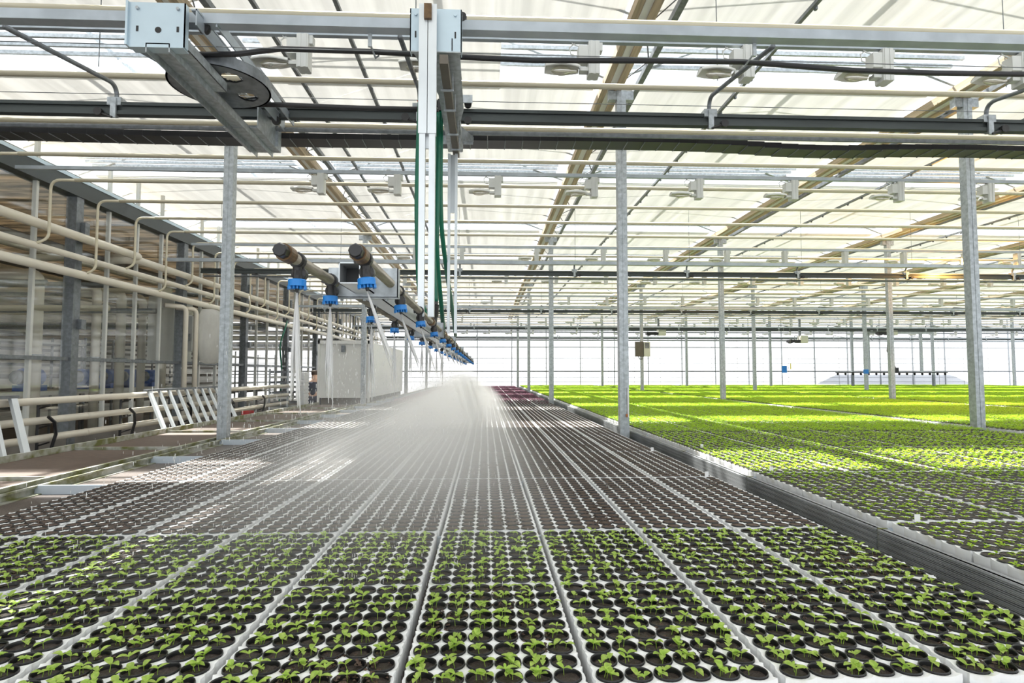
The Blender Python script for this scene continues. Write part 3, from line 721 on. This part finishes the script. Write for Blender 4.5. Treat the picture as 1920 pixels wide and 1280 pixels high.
for y in (3.72, 4.9, 5.7, 6.6):
    wbuild(MB().lathe([(.024, -.04), (.026, -.03), (.026, .03), (.024, .04)], 12, (X2, y, ZB), Matrix.Rotation(PI/2, 4, 'X')), 'pipe_joint', 'brass_collar', boom)
for y in (4.75, 6.2, 7.0, 7.8):
    wbuild(MB().lathe([(.012, 0), (.014, .01), (.008, .022)], 10, (X2+.0, y-.06, ZB-.03), Matrix.Rotation(PI/2, 4, 'X')), 'valve_knob', 'red_plastic', boom)
wbuild(MB().tube([(X2, 3.90, ZB), (X2+.005, 3.90, ZB+.05)], .019, 10).tube([(X2+.005, 3.90, ZB+.05), (X2+.012, 3.88, ZB+.13)], .024, 10).tube([(X2+.012, 3.88, ZB+.13), (X2+.015, 3.88, ZB+.17)], .016, 10), 'hose_fitting', 'black_plastic', boom)
# hangers
def hanger(xc, y, z0, z1, w_):
    h = MB()
    for s in (-1, 1): h.box(xc+s*.026-w_/2, xc+s*.026+w_/2, y-.02, y+.02, z0, z1); 
    h.box(xc-.02, xc+.02, y+.008, y+.018, z0+.9, z1); return h
h = hanger(-.313, 3.07, 1.75, 3.425, .032); wbuild(h, 'hanger_post', 'aluminium', boom)
h2 = MB(); 
for s in (-1, 1): h2.box(-.313+s*.0245-.0225, -.313+s*.0245+.0225, 3.045, 3.051, 2.72, 3.425)
h2.box(-.358, -.268, 3.085, 3.095, 2.72, 3.2); wbuild(h2, 'hanger_sleeve', 'aluminium', boom)
wbuild(hanger(-.250, 4.32, 1.75, 3.09, .020), 'hanger_post', 'aluminium', boom)
wbuild(MB().box(-.332, -.292, 3.025, 3.045, 3.335, 3.415), 'end_block', 'brass_collar', boom)
# carriage
c = MB(); c.box(-.415, -.135, 3.10, 3.106, 3.196, 3.432); c.box(-.415, -.409, 3.10, 3.16, 3.196, 3.432); c.box(-.141, -.135, 3.10, 3.16, 3.196, 3.432)
for x in (-.384, -.17): c.lathe([(.009, 0), (.009, .008)], 6, (x, 3.10, 3.398), Matrix.Rotation(PI/2, 4, 'X'))
wbuild(c, 'carriage_plate', 'plate_blue', boom)
s = MB()
for x in (-.384, -.17): s.box(x-.004, x+.004, 3.097, 3.1, 3.27, 3.305)
wbuild(s, 'slot', 'black_plastic', boom)
c = MB(); c.box(-.41, -.14, 3.10, 3.12, 3.19, 3.196)
c.add([(-.40, 3.11, 3.195), (-.145, 3.11, 3.195), (-.15, 3.80, 3.195), (-.19, 4.05, 3.195), (-.19, 4.55, 3.195), (-.30, 4.55, 3.195), (-.30, 3.6, 3.195)]
      + [(-.40, 3.11, 3.200), (-.145, 3.11, 3.200), (-.15, 3.80, 3.200), (-.19, 4.05, 3.200), (-.19, 4.55, 3.200), (-.30, 4.55, 3.200), (-.30, 3.6, 3.200)], [(0, 1, 2, 3, 4, 5, 6), (13, 12, 11, 10, 9, 8, 7)]+[(i, i+7, (i+1) % 7+7, (i+1) % 7) for i in range(7)])
c.box(-.19, -.184, 3.10, 4.55, 3.20, 3.27); c.box(-.30, -.294, 3.10, 4.55, 3.20, 3.27)
c.box(-.345, -.105, 4.52, 4.53, 3.25, 3.34); c.box(-.345, -.105, 4.28, 4.29, 3.47, 3.53)
c.add([(-.19, 4.30, 3.30), (-.10, 4.5, 3.30), (-.10, 4.5, 3.26), (-.19, 4.30, 3.19)], [(0, 1, 2, 3), (3, 2, 1, 0)])
wbuild(c, 'carriage_channel', 'galvanized', boom)
wbuild(MB().box(-.25, -.205, 3.04, 4.40, 3.095, 3.145), 'square_tube', 'tube_taupe', boom)
q = MB()
for y in (3.32, 3.58, 3.95, 4.22):
    q.box(-.265, -.19, y, y+.012, 3.085, 3.095); q.tube([(-.26, y+.006, 3.09), (-.26, y+.006, 3.20)], .003, 5); q.tube([(-.195, y+.006, 3.09), (-.195, y+.006, 3.20)], .003, 5)
wbuild(q, 'tube_clamp', 'galvanized', boom)
for y, z in ((3.20, 3.45), (4.34, 3.36), (4.34, 3.485)):
    for x in (-.36, -.14):
        wbuild(MB().lathe([(.006, -.012), (.028, -.012), (.028, .012), (.006, .012)], 14, (x, y, z), Matrix.Rotation(PI/2, 4, 'X')), 'roller', 'black_plastic', boom)
def smooth(pts, n=6):
    P = [Vector(p) for p in pts]; out = []
    for i in range(len(P)-1):
        a, b_, c_, d = P[max(0, i-1)], P[i], P[i+1], P[min(len(P)-1, i+2)]
        for k in range(n):
            t = k/n; out.append(.5*((2*b_)+(c_-a)*t+(2*a-5*b_+4*c_-d)*t*t+(3*b_-a-3*c_+d)*t**3))
    return out+[P[-1]]
for pts in ([(-.385, 3.45, 3.26), (-.392, 3.38, 2.9), (-.395, 3.34, 2.4), (-.385, 3.4, 1.95), (-.36, 3.5, 1.80)],
            [(-.33, 3.98, 3.25), (-.33, 3.95, 2.8), (-.335, 3.98, 2.3), (-.327, 4.3, 1.95), (-.335, 4.62, 1.81)],
            [(-.315, 4.0, 3.27), (-.315, 4.03, 2.6), (-.30, 4.3, 2.28), (-.29, 5.0, 2.02), (-.30, 5.8, 1.83)],
            [(-.345, 3.93, 3.20), (-.36, 3.88, 2.6), (-.345, 3.87, 2.15), (-.330, 3.88, 1.93)]):
    wbuild(MB().tube(smooth(pts), .0165, 10), 'green_hose', 'green_hose', boom, True)
v = MB(); v.cbox((-.405, 4.0, 3.31), .05, .05, .10); v.cbox((-.31, 4.0, 3.31), .05, .05, .08)
wbuild(v, 'valve_block', 'black_plastic', boom)
wbuild(MB().tube([(-.405, 3.98, 3.33), (-.46, 3.97, 3.335), (-.475, 3.97, 3.325)], .007, 6).cbox((-.385, 3.98, 3.385), .03, .03, .05), 'valve_lever', 'red_plastic', boom)

# cable-reel carriage further left on the same rails
R1 = Vector((-1.74, 3.7, 3.3))
cr = empty('hose_carriage', R1, 'pale blue hose reel carriage on the rails, left of the boom carriage', 'carriage')
p = MB(); p.box(-1.894, -1.604, 3.10, 3.106, 3.186, 3.425); p.box(-1.905, -1.894, 3.085, 3.14, 3.186, 3.425); p.box(-1.610, -1.604, 3.10, 3.14, 3.186, 3.425); p.box(-1.89, -1.61, 3.10, 3.16, 3.180, 3.186)
wbuild(p, 'front_plate', 'plate_blue', cr)
q = MB()
for x in (-1.85, -1.64): q.lathe([(.009, 0), (.009, .012)], 6, (x, 3.10, 3.39), Matrix.Rotation(PI/2, 4, 'X'))
wbuild(q, 'bolt', 'galvanized', cr)
q = MB(); q.lathe([(.0165, 0), (.0165, .002)], 20, (-1.742, 3.10, 3.275), Matrix.Rotation(PI/2, 4, 'X'))
for x in (-1.85, -1.64): q.box(x-.006, x+.006, 3.098, 3.1, 3.265, 3.295)
wbuild(q, 'plate_hole', 'black_plastic', cr)
d = MB(); n = 48; ctr = (-1.685, 3.70); Rr = .30; hole = [(ctr[0]+.175*math.cos(PI/4+k*PI/2), ctr[1]+.175*math.sin(PI/4+k*PI/2)) for k in range(4)]
# disc with four round holes, as sectors of a polar grid with the hole cells left open
nr, na = 22, 96
vs_ = [(ctr[0]+Rr*(i+1)/nr*math.cos(2*PI*k/na), ctr[1]+Rr*(i+1)/nr*math.sin(2*PI*k/na), z) for z in (3.262, 3.274) for i in range(nr) for k in range(na)]
fs = []
for i in range(nr-1):
    for k in range(na):
        rm = Rr*(i+1.5)/nr; am = 2*PI*(k+.5)/na; xx, yy2 = ctr[0]+rm*math.cos(am), ctr[1]+rm*math.sin(am)
        if any(math.hypot(xx-hx, yy2-hy) < .06 for hx, hy in hole): continue
        a = (i*na+k, (i+1)*na+k, (i+1)*na+(k+1) % na, i*na+(k+1) % na); fs += [a[::-1], tuple(q+nr*na for q in a)]
d.add(vs_, fs)
d.lathe([(.06, 3.25), (.06, 3.30)], 20, (ctr[0], ctr[1], 0)); d.lathe([(Rr-.012, 3.262), (Rr, 3.262), (Rr, 3.33), (Rr-.012, 3.33)], 48, (ctr[0], ctr[1], 0), cap=False)
wbuild(d, 'reel_disc', 'galvanized_dark', cr)
a = MB()
for x0, x1 in ((-1.805, -1.799), (-1.685, -1.679)): a.box(x0, x1, 3.10, 4.62, 3.155, 3.20)
a.box(-1.805, -1.679, 3.10, 4.62, 3.198, 3.204)
wbuild(a, 'arm_channel', 'galvanized', cr)
a = MB(); a.add([(-1.893, 3.11, 3.184), (-1.893, 3.11, 3.24), (-1.74, 3.62, 3.24), (-1.74, 3.62, 3.205)], [(0, 1, 2, 3), (3, 2, 1, 0)]); a.box(-1.68, -1.605, 3.11, 3.62, 3.195, 3.20); a.box(-1.612, -1.606, 3.11, 3.62, 3.195, 3.25)
wbuild(a, 'side_gusset', 'galvanized', cr); a = MB()
a.box(-1.86, -1.62, 4.15, 4.62, 3.192, 3.197); a.box(-1.626, -1.62, 4.15, 4.62, 3.197, 3.36); a.box(-1.86, -1.854, 4.3, 4.62, 3.197, 3.30); a.box(-1.86, -1.60, 4.50, 4.506, 3.20, 3.36)
wbuild(a, 'rear_gusset', 'galvanized', cr)
a = MB(); a.box(-1.585, -1.55, 3.12, 4.5, 3.40, 3.41); a.box(-1.56, -1.553, 3.12, 4.5, 3.32, 3.41); a.box(-1.49, -1.482, 3.2, 4.5, 3.36, 3.42)
wbuild(a, 'top_angle', 'rail_white', cr)
for x, y, z in ((-1.56, 3.22, 3.36), (-1.56, 4.34, 3.33), (-1.56, 4.40, 3.485), (-1.86, 3.22, 3.36)):
    wbuild(MB().lathe([(.006, -.015), (.03, -.015), (.034, 0), (.03, .015), (.006, .015)], 14, (x, y, z), Matrix.Rotation(PI/2, 4, 'X')), 'roller', 'black_plastic', cr)
wbuild(MB().box(-1.60, -1.50, 4.46, 4.47, 3.43, 3.52), 'rear_plate', 'plate_blue', cr)

# ------------------------------------------------------------------ water
for i, (X, y) in enumerate(sorted(NZ, key=lambda q: q[1])[:18]):
    first = X == X1; ln = (.30 if first else .17)*(1 if y < 4 else .8); jb = MB(); r_ = random.Random(i)
    for k in range(26 if y < 3 else 14):
        a, rr = r_.uniform(0, 6.28), r_.uniform(.2, 1)**.5; l = ln*r_.uniform(.4, 1); z0 = -.094-r_.uniform(0, .3)*ln*(k % 3 > 0)
        dx = .0 if first else .35
        f = lambda s: (rr*(.0015+.055*s)*math.cos(a+s*3)*(1 if first else .55)+dx*s, rr*(.0015+.055*s)*math.sin(a+s*3), -s)
        s0 = -z0-.094; pts = [f(s0+l*t/4) for t in range(5)]
        jb.tube([(p[0]+X+(0 if first else .009), p[1]+y, p[2]+ZB-.094) for p in pts], [.0012+.0022*math.sin(PI*t/4) for t in range(5)], 4)
    tag(jb.build('water_jet', 'water', smooth=True), 'white jet of water below the %s nozzle of the %s boom pipe' % (ORD[sorted([q[1] for q in NZ if q[0] == X]).index(y)], 'outer' if first else 'inner'), 'water jet', 'water jets under the boom')
def prism(name, m, xl, xr, xa0, xa1, za, zb, y0, y1, lab):
    b = MB().add([(xl, y0, zb), (xr, y0, zb), (xa1, y0+.05, za), (xa0, y0+.05, za), (xl, y1, zb), (xr, y1, zb), (xa1, y1, za), (xa0, y1, za)], [(3, 2, 1, 0), (4, 5, 6, 7), (0, 1, 5, 4), (1, 2, 6, 5), (2, 3, 7, 6), (3, 0, 4, 7)])
    tag(b.build(name, m), lab, 'mist', None, 'stuff')
tag(MB().box(-1.62, .62, 1.5, 17.45, .81, 1.70).build('water_mist', 'spray_mist'), 'white water mist falling from the long boom onto the trays', 'mist', None, 'stuff')
pts = []; 
for i in range(9000):
    X, y = NZ[rng.integers(len(NZ))]; y += rng.normal(0, .15); 
    if i % 2: y = 1.7+rng.random()**1.5*6
    t = rng.random()**.6; sp = .55*t
    pts.append((X+rng.normal(0, .5)*sp-1.3*t*rng.random()*(i % 3 == 0), max(1.35, y), 1.68-.86*t))
dr = arr(MB().box(-.0005, .0005, -.0005, .0005, -.006, .006)); pts = np.array(pts)
o = mass('water_droplets', ['water'], [(*dr, pts, rng.uniform(.4, 1.1, len(pts)), rng.uniform(0, 6, len(pts)))])
tag(o, 'fine falling water droplets below the boom nozzles', 'droplets', None, 'stuff')

# ------------------------------------------------------------------ along the partition on the left
for z, r, x, lab in ((3.40, .064, -5.80, 'thick cream pipe, top one of three along the glass partition'), (3.10, .045, -5.78, 'slim cream pipe, middle one of three along the glass partition'), (2.86, .060, -5.78, 'thick cream pipe, lowest of three along the glass partition')):
    t = MB()
    if z > 3.3: t.tube([(x, -2, z)]+bend((x, 9.6, z), (x, 10.05, z), (x-.5, 10.05, z), .15)+[(x-.5, 10.05, z)], r, 12); t.tube([(x-.4, 9.85, z-.09), (x, 10.0, z-.06), (x, YB-2, z-.06)], r*.95, 12)
    else: t.tube([(x, -2, z), (x, YB-2, z)], r, 12)
    tag(t.build('wall_pipe', 'cream_wall_pipe', smooth=True), lab, 'pipe', 'cream pipes along the partition')
for z, lab in ((1.188, 'top'), (1.0, 'middle'), (.827, 'lowest')):
    t = MB().tube([(-4.3, -1, z), (-4.3, 13.0, z)], .036, 12)
    for q in range(5): t.lathe([(.039, -.01), (.039, .01)], 12, (-4.3, 6.55+q*3-3, z), Matrix.Rotation(PI/2, 4, 'X'))
    tag(t.build('rail_pipe', 'cream_wall_pipe', smooth=True), 'cream heating pipe, %s of three beside the empty bench' % lab, 'pipe', 'cream pipes beside the empty bench')
for k, y in enumerate((5.95, 7.25, 8.6, 10.0, 11.4, 3.2, 1.2)):
    t = MB(); t.tube([(-4.36, y, 0), (-4.36, y, 1.15)], .014, 6)
    for z in (1.13, .94, .77): t.tube([(-4.36, y, z-.02), (-4.24, y, z+.018)], .008, 5)
    t.tube([(-4.22, y-.06, 1.04), (-4.2, y, .98), (-4.22, y+.05, .86), (-4.25, y+.04, .72)], .016, 6)
    tag(t.build('pipe_stand', 'black_rubber'), 'dark stand and strap holding the three cream pipes, %s' % ['in the open stretch', 'just before the leaning frame', 'behind the leaning frame', 'past the leaning frame', 'furthest back', 'nearest the camera edge', 'out at the front'][k], 'pipe stand', 'pipe stands')
def lean_frame(y0, y1, n, lab):
    c = empty('rolling_grid', (-4.05, (y0+y1)/2, .79), lab, 'grid', 'leaning aluminium grids')
    A = lambda y, t, o=0: (-3.87-.36*t+o, y+.30*t, .79+.455*t)
    for i in range(n):
        y = y0+(y1-y0)*i/(n-1); m = MB(); big = i in (0, n-1)
        p0, p1 = A(y, 0), A(y, 1); w2 = .035 if big else .02
        m.add([(p0[0], p0[1]-w2, p0[2]), (p0[0], p0[1]+w2, p0[2]), (p0[0]-.03, p0[1]+w2, p0[2]), (p0[0]-.03, p0[1]-w2, p0[2]), (p1[0], p1[1]-w2, p1[2]), (p1[0], p1[1]+w2, p1[2]), (p1[0]-.03, p1[1]+w2, p1[2]), (p1[0]-.03, p1[1]-w2, p1[2])], [(3, 2, 1, 0), (4, 5, 6, 7), (0, 1, 5, 4), (1, 2, 6, 5), (2, 3, 7, 6), (3, 0, 4, 7)])
        wbuild(m, 'bar', 'aluminium', c)
    t = MB(); a, b_ = A(y0-.08, 1), A(y1+.05, 1); t.box(a[0]-.04, a[0]+.01, a[1], b_[1], a[2]-.012, a[2]+.012); wbuild(t, 'top_edge', 'galvanized_dark', c)
lean_frame(7.32, 9.35, 10, 'aluminium grid leaning on the cream pipes behind the nearest column')
lean_frame(3.1, 5.18, 10, 'aluminium grid leaning on the cream pipes near the front, cut by the photo edge')
# white film bag, cabinet and bent pipes at the partition
b = MB(); n = 14; prof = [(.16, 1.66), (.27, 1.70), (.31, 2.0), (.33, 2.35), (.31, 2.62), (.25, 2.74), (.1, 2.76)]
for i, (r, z) in enumerate(prof): b.v += [(-5.62+.55*r*math.cos(2*PI*k/n), 12.22+r*1.15*math.sin(2*PI*k/n)+.02*math.sin(k*3+i), z+.01*math.sin(5*k)) for k in range(n)]
b.f = [(i*n+k, i*n+(k+1) % n, (i+1)*n+(k+1) % n, (i+1)*n+k) for i in range(len(prof)-1) for k in range(n)]+[tuple(range(n-1, -1, -1)), tuple(range((len(prof)-1)*n, len(prof)*n))]; b.m = [0]*len(b.f)
fb = tag(b.build('film_cover', 'milky_film', smooth=True), 'milky plastic film wrapped around a unit on the glass partition', 'plastic cover')
wbuild(MB().box(-5.94, -5.86, 11.95, 12.15, 1.9, 2.6), 'wrapped_unit', 'lamp_grey', fb)
for i, y in enumerate((11.42, 11.82)):
    t = MB().tube([(-5.95, y-.32, 2.72)]+bend((-5.9, y-.3, 2.72), (-5.72, y, 2.72), (-5.72, y, 2.3), .12)+[(-5.72, y, 0)], .045, 10)
    tag(t.build('drop_pipe', 'cream_wall_pipe', smooth=True), 'bent cream pipe dropping to the floor beside the film cover, %s one' % ('further' if i else 'nearer'), 'pipe', 'bent drop pipes')
tag(MB().box(-6.75, -6.25, 12.0, 12.75, 1.66, 3.0).build('wall_cabinet', 'lamp_grey'), 'tall grey cabinet behind the glass partition next to the film cover', 'cabinet')
tag(MB().tube(smooth([(-5.68, 17.0, 2.95), (-5.60, 16.6, 2.7), (-5.62, 16.3, 2.2), (-5.60, 16.4, 1.4), (-5.62, 16.2, .3), (-5.62, 16.2, .02)]), .022, 7).build('wall_hose', 'green_hose', smooth=True), 'dark green hose hanging down the glass partition past the film cover', 'hose')
# behind the glass: stand pipes, pumps, tables, racks
for i, y in enumerate((9.7, 11.15, 11.88, 12.6, 13.4)):
    p = MB().tube([(-7.2, y, 0), (-7.2, y, 2.9)]+bend((-7.2, y, 2.9), (-7.2, y, 3.05), (-7.6, y, 3.05), .14)+[(-8.2, y, 3.05)], (.09, .075, .085, .075, .08)[i], 12)
    c = tag(p.build('stand_pipe', 'cream_wall_pipe', smooth=True), 'white vertical pipe behind the glass partition, %s from the front' % ORD[i], 'pipe', 'vertical pipes behind the glass')
    MB().lathe([(.13, 1.68), (.13, 1.76)], 14, (-7.2, y, 0)).build('flange', 'galvanized_dark', c)
    e = empty('pump', (-8.0, y+.95, 1.15), 'blue pump motor behind the glass partition, %s from the front' % ORD[i], 'pump', 'blue pumps')
    MB().lathe([(.10, 0), (.16, .03), (.16, .36), (.10, .40)], 14, (0, -.15, .24), Matrix.Rotation(-PI/2, 4, 'X')).build('motor', 'pump_blue', e)
    MB().cbox((0, .05, .05), .3, .4, .10).build('foot_plate', 'pump_blue', e)
    MB().lathe([(.06, 0), (.12, .02), (.12, .1), (.06, .12)], 12, (0, -.29, .24), Matrix.Rotation(-PI/2, 4, 'X')).build('impeller_housing', 'galvanized_dark', e)
tag(MB().box(-8.4, -7.6, 8.5, 15.8, 1.08, 1.15).box(-8.3, -8.2, 8.7, 8.8, 0, 1.08).box(-8.3, -8.2, 15.4, 15.5, 0, 1.08).box(-7.8, -7.7, 8.7, 8.8, 0, 1.08).box(-7.8, -7.7, 15.4, 15.5, 0, 1.08).build('pump_table', 'lamp_grey'), 'long grey table carrying the blue pumps behind the glass', 'table')
for k in range(17):
    y = 5.6+1.35*k
    for q, z in enumerate((2.5, 2.95)):
        tag(MB().tube([(-14.99, y+.5*q, z+.1*(k % 3)), (-6.05, y+.5*q, z+.1*(k % 3))], .05, 7).build('heating_pipe', 'cream_pipe' if (k+q) % 2 else 'galvanized_dark', smooth=True), '%s crosswise pipe behind the glass partition, %s layer, %s from the front' % ('cream' if (k+q) % 2 else 'dark', ['lower', 'upper'][q], ORD[k]), 'pipe', 'pipes of the neighbouring house')
for k in range(7):
    x = -7.4-1.0*k
    tag(MB().tube([(x, 2, 3.65+.1*(k % 2)), (x, 33, 3.65+.1*(k % 2))], .06, 6).build('heating_pipe', ('brown_dark', 'cream_pipe')[k % 2], smooth=True), 'lengthwise pipe high behind the glass partition, %s from the glass' % ORD[k], 'pipe', 'lengthwise pipes of the neighbouring house')
for k in range(5):
    y = 7.0+4.2*k; e = empty('plant_rack', (-9.9, y, 0), 'dark shelving rack behind the blue pumps, %s from the front' % ORD[k], 'rack', 'dark racks behind the glass')
    for z in (.35, .7, 1.05, 1.4, 1.75, 2.1): MB().box(-.4, .4, 0, 3.2, z, z+.04).build('shelf', 'brown_dark' if int(z*20) % 3 else 'lamp_grey', e)
    for x in (-.4, .36):
        for yy3 in (0, 3.16): MB().box(x, x+.04, yy3, yy3+.04, 0, 2.3).build('post', 'galvanized_dark', e)
# white chamber, trolley, crates and worker at the back left
e = empty('white_chamber', (-3.45, 14.5, 0), 'large white panel cabin standing past the empty bench', 'cabin')
MB().box(-.62, .58, .06, 5.9, .86, 2.24).build('body', 'cabinet_white', e)
p = MB(); p.box(-.65, -.60, 0, .06, .80, 2.26); p.box(.56, .61, 0, .06, .80, 2.26); p.box(-.65, .61, 0, .06, 2.18, 2.26); p.box(-.45, -.435, .03, .062, .9, 2.18); p.box(.40, .415, .03, .062, .9, 2.18); p.build('front_frame', 'cabinet_white', e)
MB().box(-.55, .52, .05, 5.9, .0, .86).build('plinth', 'brown_dark', e)
for x in (-.65, .56): MB().box(x, x+.05, .0, .06, 0, .80).build('leg', 'cabinet_white', e)
MB().box(-.08, .01, -.02, .06, 1.98, 2.14).build('door_latch', 'galvanized_dark', e)
e = empty('plant_trolley', (-4.6, 13.3, 0), 'tall grey wire trolley standing in the walkway behind the spray', 'trolley')
for x in (-.2, .2):
    for y in (0, .8): MB().box(x-.015, x+.015, y-.015, y+.015, .08, 1.56).build('post', 'galvanized', e)
for k in range(12): 
    s = MB().box(-.2, .2, 0, .8, .2+.115*k, .245+.115*k); s.build('shelf', 'galvanized_dark' if k % 2 else 'lamp_grey', e)
for x in (-.18, .18):
    for y in (.04, .76): MB().lathe([(.05, -.015), (.05, .015)], 10, (x, y, .05), Matrix.Rotation(PI/2, 4, 'X')).build('wheel', 'black_rubber', e)
e = empty('crate_cart', (-4.12, 13.9, 0), 'low steel cart under the stack of white crates', 'cart')
MB().box(-.2, .2, -.3, .3, .30, .34).build('deck', 'galvanized_dark', e)
for x in (-.17, .17):
    for y in (-.26, .26): MB().box(x-.02, x+.02, y-.02, y+.02, 0, .30).build('leg', 'galvanized_dark', e)
for k in range(14):
    tag(MB().box(-4.32, -4.17, 13.7, 14.1, .341+.082*k, .341+.082*k+.05).box(-4.31, -4.18, 13.72, 14.08, .341+.082*k+.05, .341+.082*k+.08).build('white_crate', 'tray_white'), 'shallow white crate in the stack behind the spray, %s from the bottom' % ORD[k], 'crate', 'stacked white crates')
tag(MB().box(-4.95, -4.8, 12.2, 12.45, 0, .66).box(-4.95, -4.8, 12.2, 12.45, .66, .69).build('red_canister', 'red_plastic'), 'small red container standing by the wire trolley', 'container')
def skin_obj(name, m, pts, edges, rad, parent=None, loc=None):
    me = bpy.data.meshes.new(name); me.from_pydata(pts, edges, []); me.materials.append(M[m]); o = obj(name, me, parent, loc)
    mod = o.modifiers.new('skin', 'SKIN'); mod.use_smooth_shade = True
    sv = me.skin_vertices[0].data
    for i, r in enumerate(rad): sv[i].radius = (r, r)
    sv[0].use_root = True
    s = o.modifiers.new('sub', 'SUBSURF'); s.levels = 1; s.render_levels = 2
    return o
J = [(0, 0, .84), (0, 0, 1.02), (0, .03, 1.22), (0, .05, 1.30), (0, .09, 1.38), (0, .11, 1.50),
     (-.17, .02, 1.21), (-.21, .10, .98), (-.14, .28, .88), (-.12, .36, .86), (.17, .02, 1.21), (.22, .10, .98), (.15, .28, .88), (.13, .36, .86),
     (-.09, 0, .80), (-.10, .03, .44), (-.10, -.02, .08), (-.10, .10, .04), (.09, 0, .80), (.10, .03, .44), (.10, -.02, .08), (.10, .10, .04)]
E_ = [(0, 1), (1, 2), (2, 3), (3, 4), (4, 5), (2, 6), (6, 7), (7, 8), (8, 9), (2, 10), (10, 11), (11, 12), (12, 13), (0, 14), (14, 15), (15, 16), (16, 17), (0, 18), (18, 19), (19, 20), (20, 21)]
RD = [.11, .11, .12, .05, .085, .075, .055, .042, .034, .03, .055, .042, .034, .03, .085, .06, .045, .04, .085, .06, .045, .04]
pr = skin_obj('person', 'skin', J, E_, RD, None, (-4.35, 15.1, .012)); tag(pr, 'person in a navy top bending beside the white cabin behind the spray', 'person')
skin_obj('navy_top', 'cloth_navy', [J[0], J[1], J[2], J[6], J[7], J[10], J[11]], [(0, 1), (1, 2), (2, 3), (3, 4), (2, 5), (5, 6)], [.125, .125, .135, .068, .056, .068, .056], pr)
skin_obj('trousers', 'cloth_navy', [J[0], J[14], J[15], J[16], J[18], J[19], J[20]], [(0, 1), (1, 2), (2, 3), (0, 4), (4, 5), (5, 6)], [.12, .10, .075, .06, .10, .075, .06], pr)
hb = MB().lathe([(.02, .05), (.07, .045), (.095, .0), (.092, -.05), (.085, -.07)], 12, (0, .085, 1.48)); hb.build('hair', 'hair', pr, True)
MB().box(-.2, .25, .30, .34, .80, .90).build('blue_cloth', 'cloth_blue', pr)

# ------------------------------------------------------------------ equipment among the far columns
e = empty('control_box', (5.53, 20.56, 2.0), 'beige control box fixed on the third column by the green bench', 'control box')
MB().box(-.26, .02, -.10, -.01, .05, .58).build('panel', 'tube_taupe', e); MB().box(.04, .26, -.12, -.02, .05, .57).build('cover', 'ivory', e)
MB().box(.07, .23, -.125, -.12, .34, .54).build('display', 'galvanized_dark', e); MB().tube([(-.15, -.06, .05), (-.1, -.06, -.04), (0, -.08, -.03)], .012, 5).build('cable', 'black_rubber', e)
for i, (x, y, z, lab) in enumerate(((7.86, 26.37, 3.25, 'on the dark rail beyond the third column'), (14.45, 26.37, 2.92, 'low below the rail past the blue card'), (18.7, 26.37, 3.30, 'above the distant boom'))):
    e = empty('rail_motor', (x, y, z), 'dark hoist motor with a pale box, '+lab, 'motor', 'rail motors')
    MB().cbox((.14, 0, .10), .34, .3, .34).build('motor_box', 'ivory', e)
    m = MB(); m.cbox((-.30, 0, .02), .55, .25, .12); m.lathe([(.09, -.1), (.09, .1)], 12, (-.45, 0, 0), Matrix.Rotation(PI/2, 4, 'X')); m.lathe([(.07, -.1), (.07, .1)], 12, (-.15, 0, 0), Matrix.Rotation(PI/2, 4, 'X')); m.build('gear_housing', 'black_plastic', e)
    MB().box(-.04, .04, -.04, .04, .26, 3.95-z).build('hanger_tube', 'galvanized_dark', e)
tag(MB().box(5.8, 22, 26.60, 26.66, 3.43, 3.50).build('motor_rail', 'rail_dark'), 'dark rail carrying the hoist motors near the end wall', 'rail')
for x, y, z, lab, m in ((10.31, 19.86, 1.6, 'hanging before the end wall, above the green bench', 'card_blue'),):
    c = tag(MB().box(x-.09, x+.09, y-.002, y+.002, z-.12, z+.12).build('sticky_card', m), 'blue sticky insect card '+lab, 'card')
    MB().tube([(x, y, z+.12), (x, y, 3.95)], .003, 4).build('string', 'lamp_grey', c)
c = tag(MB().box(10.52, 10.55, 19.855, 19.865, 1.60, 1.80).build('sticky_card', 'card_yellow'), 'narrow yellow sticky strip beside the blue card', 'card')
MB().tube([(10.535, 19.86, 1.8), (10.535, 19.86, 3.95)], .003, 4).build('string', 'lamp_grey', c)
e = empty('irrigation_boom', (19.1, 26.7, 1.5), 'small distant dark watering boom over the green benches near the end wall', 'irrigation boom')
MB().tube([(-2.8, 0, 0), (2.6, 0, 0)], .03, 6).build('nozzle_pipe', 'rail_dark', e)
for k in range(15): MB().lathe([(.03, -.13), (.06, -.06), (.03, .0)], 6, (-2.7+k*.37, 0, 0)).build('nozzle', 'black_plastic', e)
for x in (-1.2, 1.35): MB().box(x-.05, x+.05, -.05, .05, 0, 1.88).build('hanger_post', 'galvanized', e)
MB().box(-1.3, 1.9, -.12, .12, 1.82, 1.925).build('carriage', 'galvanized', e); MB().box(-1.25, -1.17, -.34, -.28, 1.85, 2.46).box(-1.25, -1.17, -.34, -.1, 1.84, 1.87).build('hanger_tube', 'galvanized', e)
MB().cbox((.1, 0, .12), .18, .15, .22).build('valve', 'black_plastic', e); MB().tube([(.1, 0, .2), (-.3, 0, 1.0), (-.2, 0, 1.9)], .02, 5).build('cable', 'brown_dark', e)
prism('water_mist', 'mist_thin', 16.0, 22.0, 17.0, 21.0, 1.40, .95, 25.6, 27.8, 'faint mist below the distant boom over the green benches')
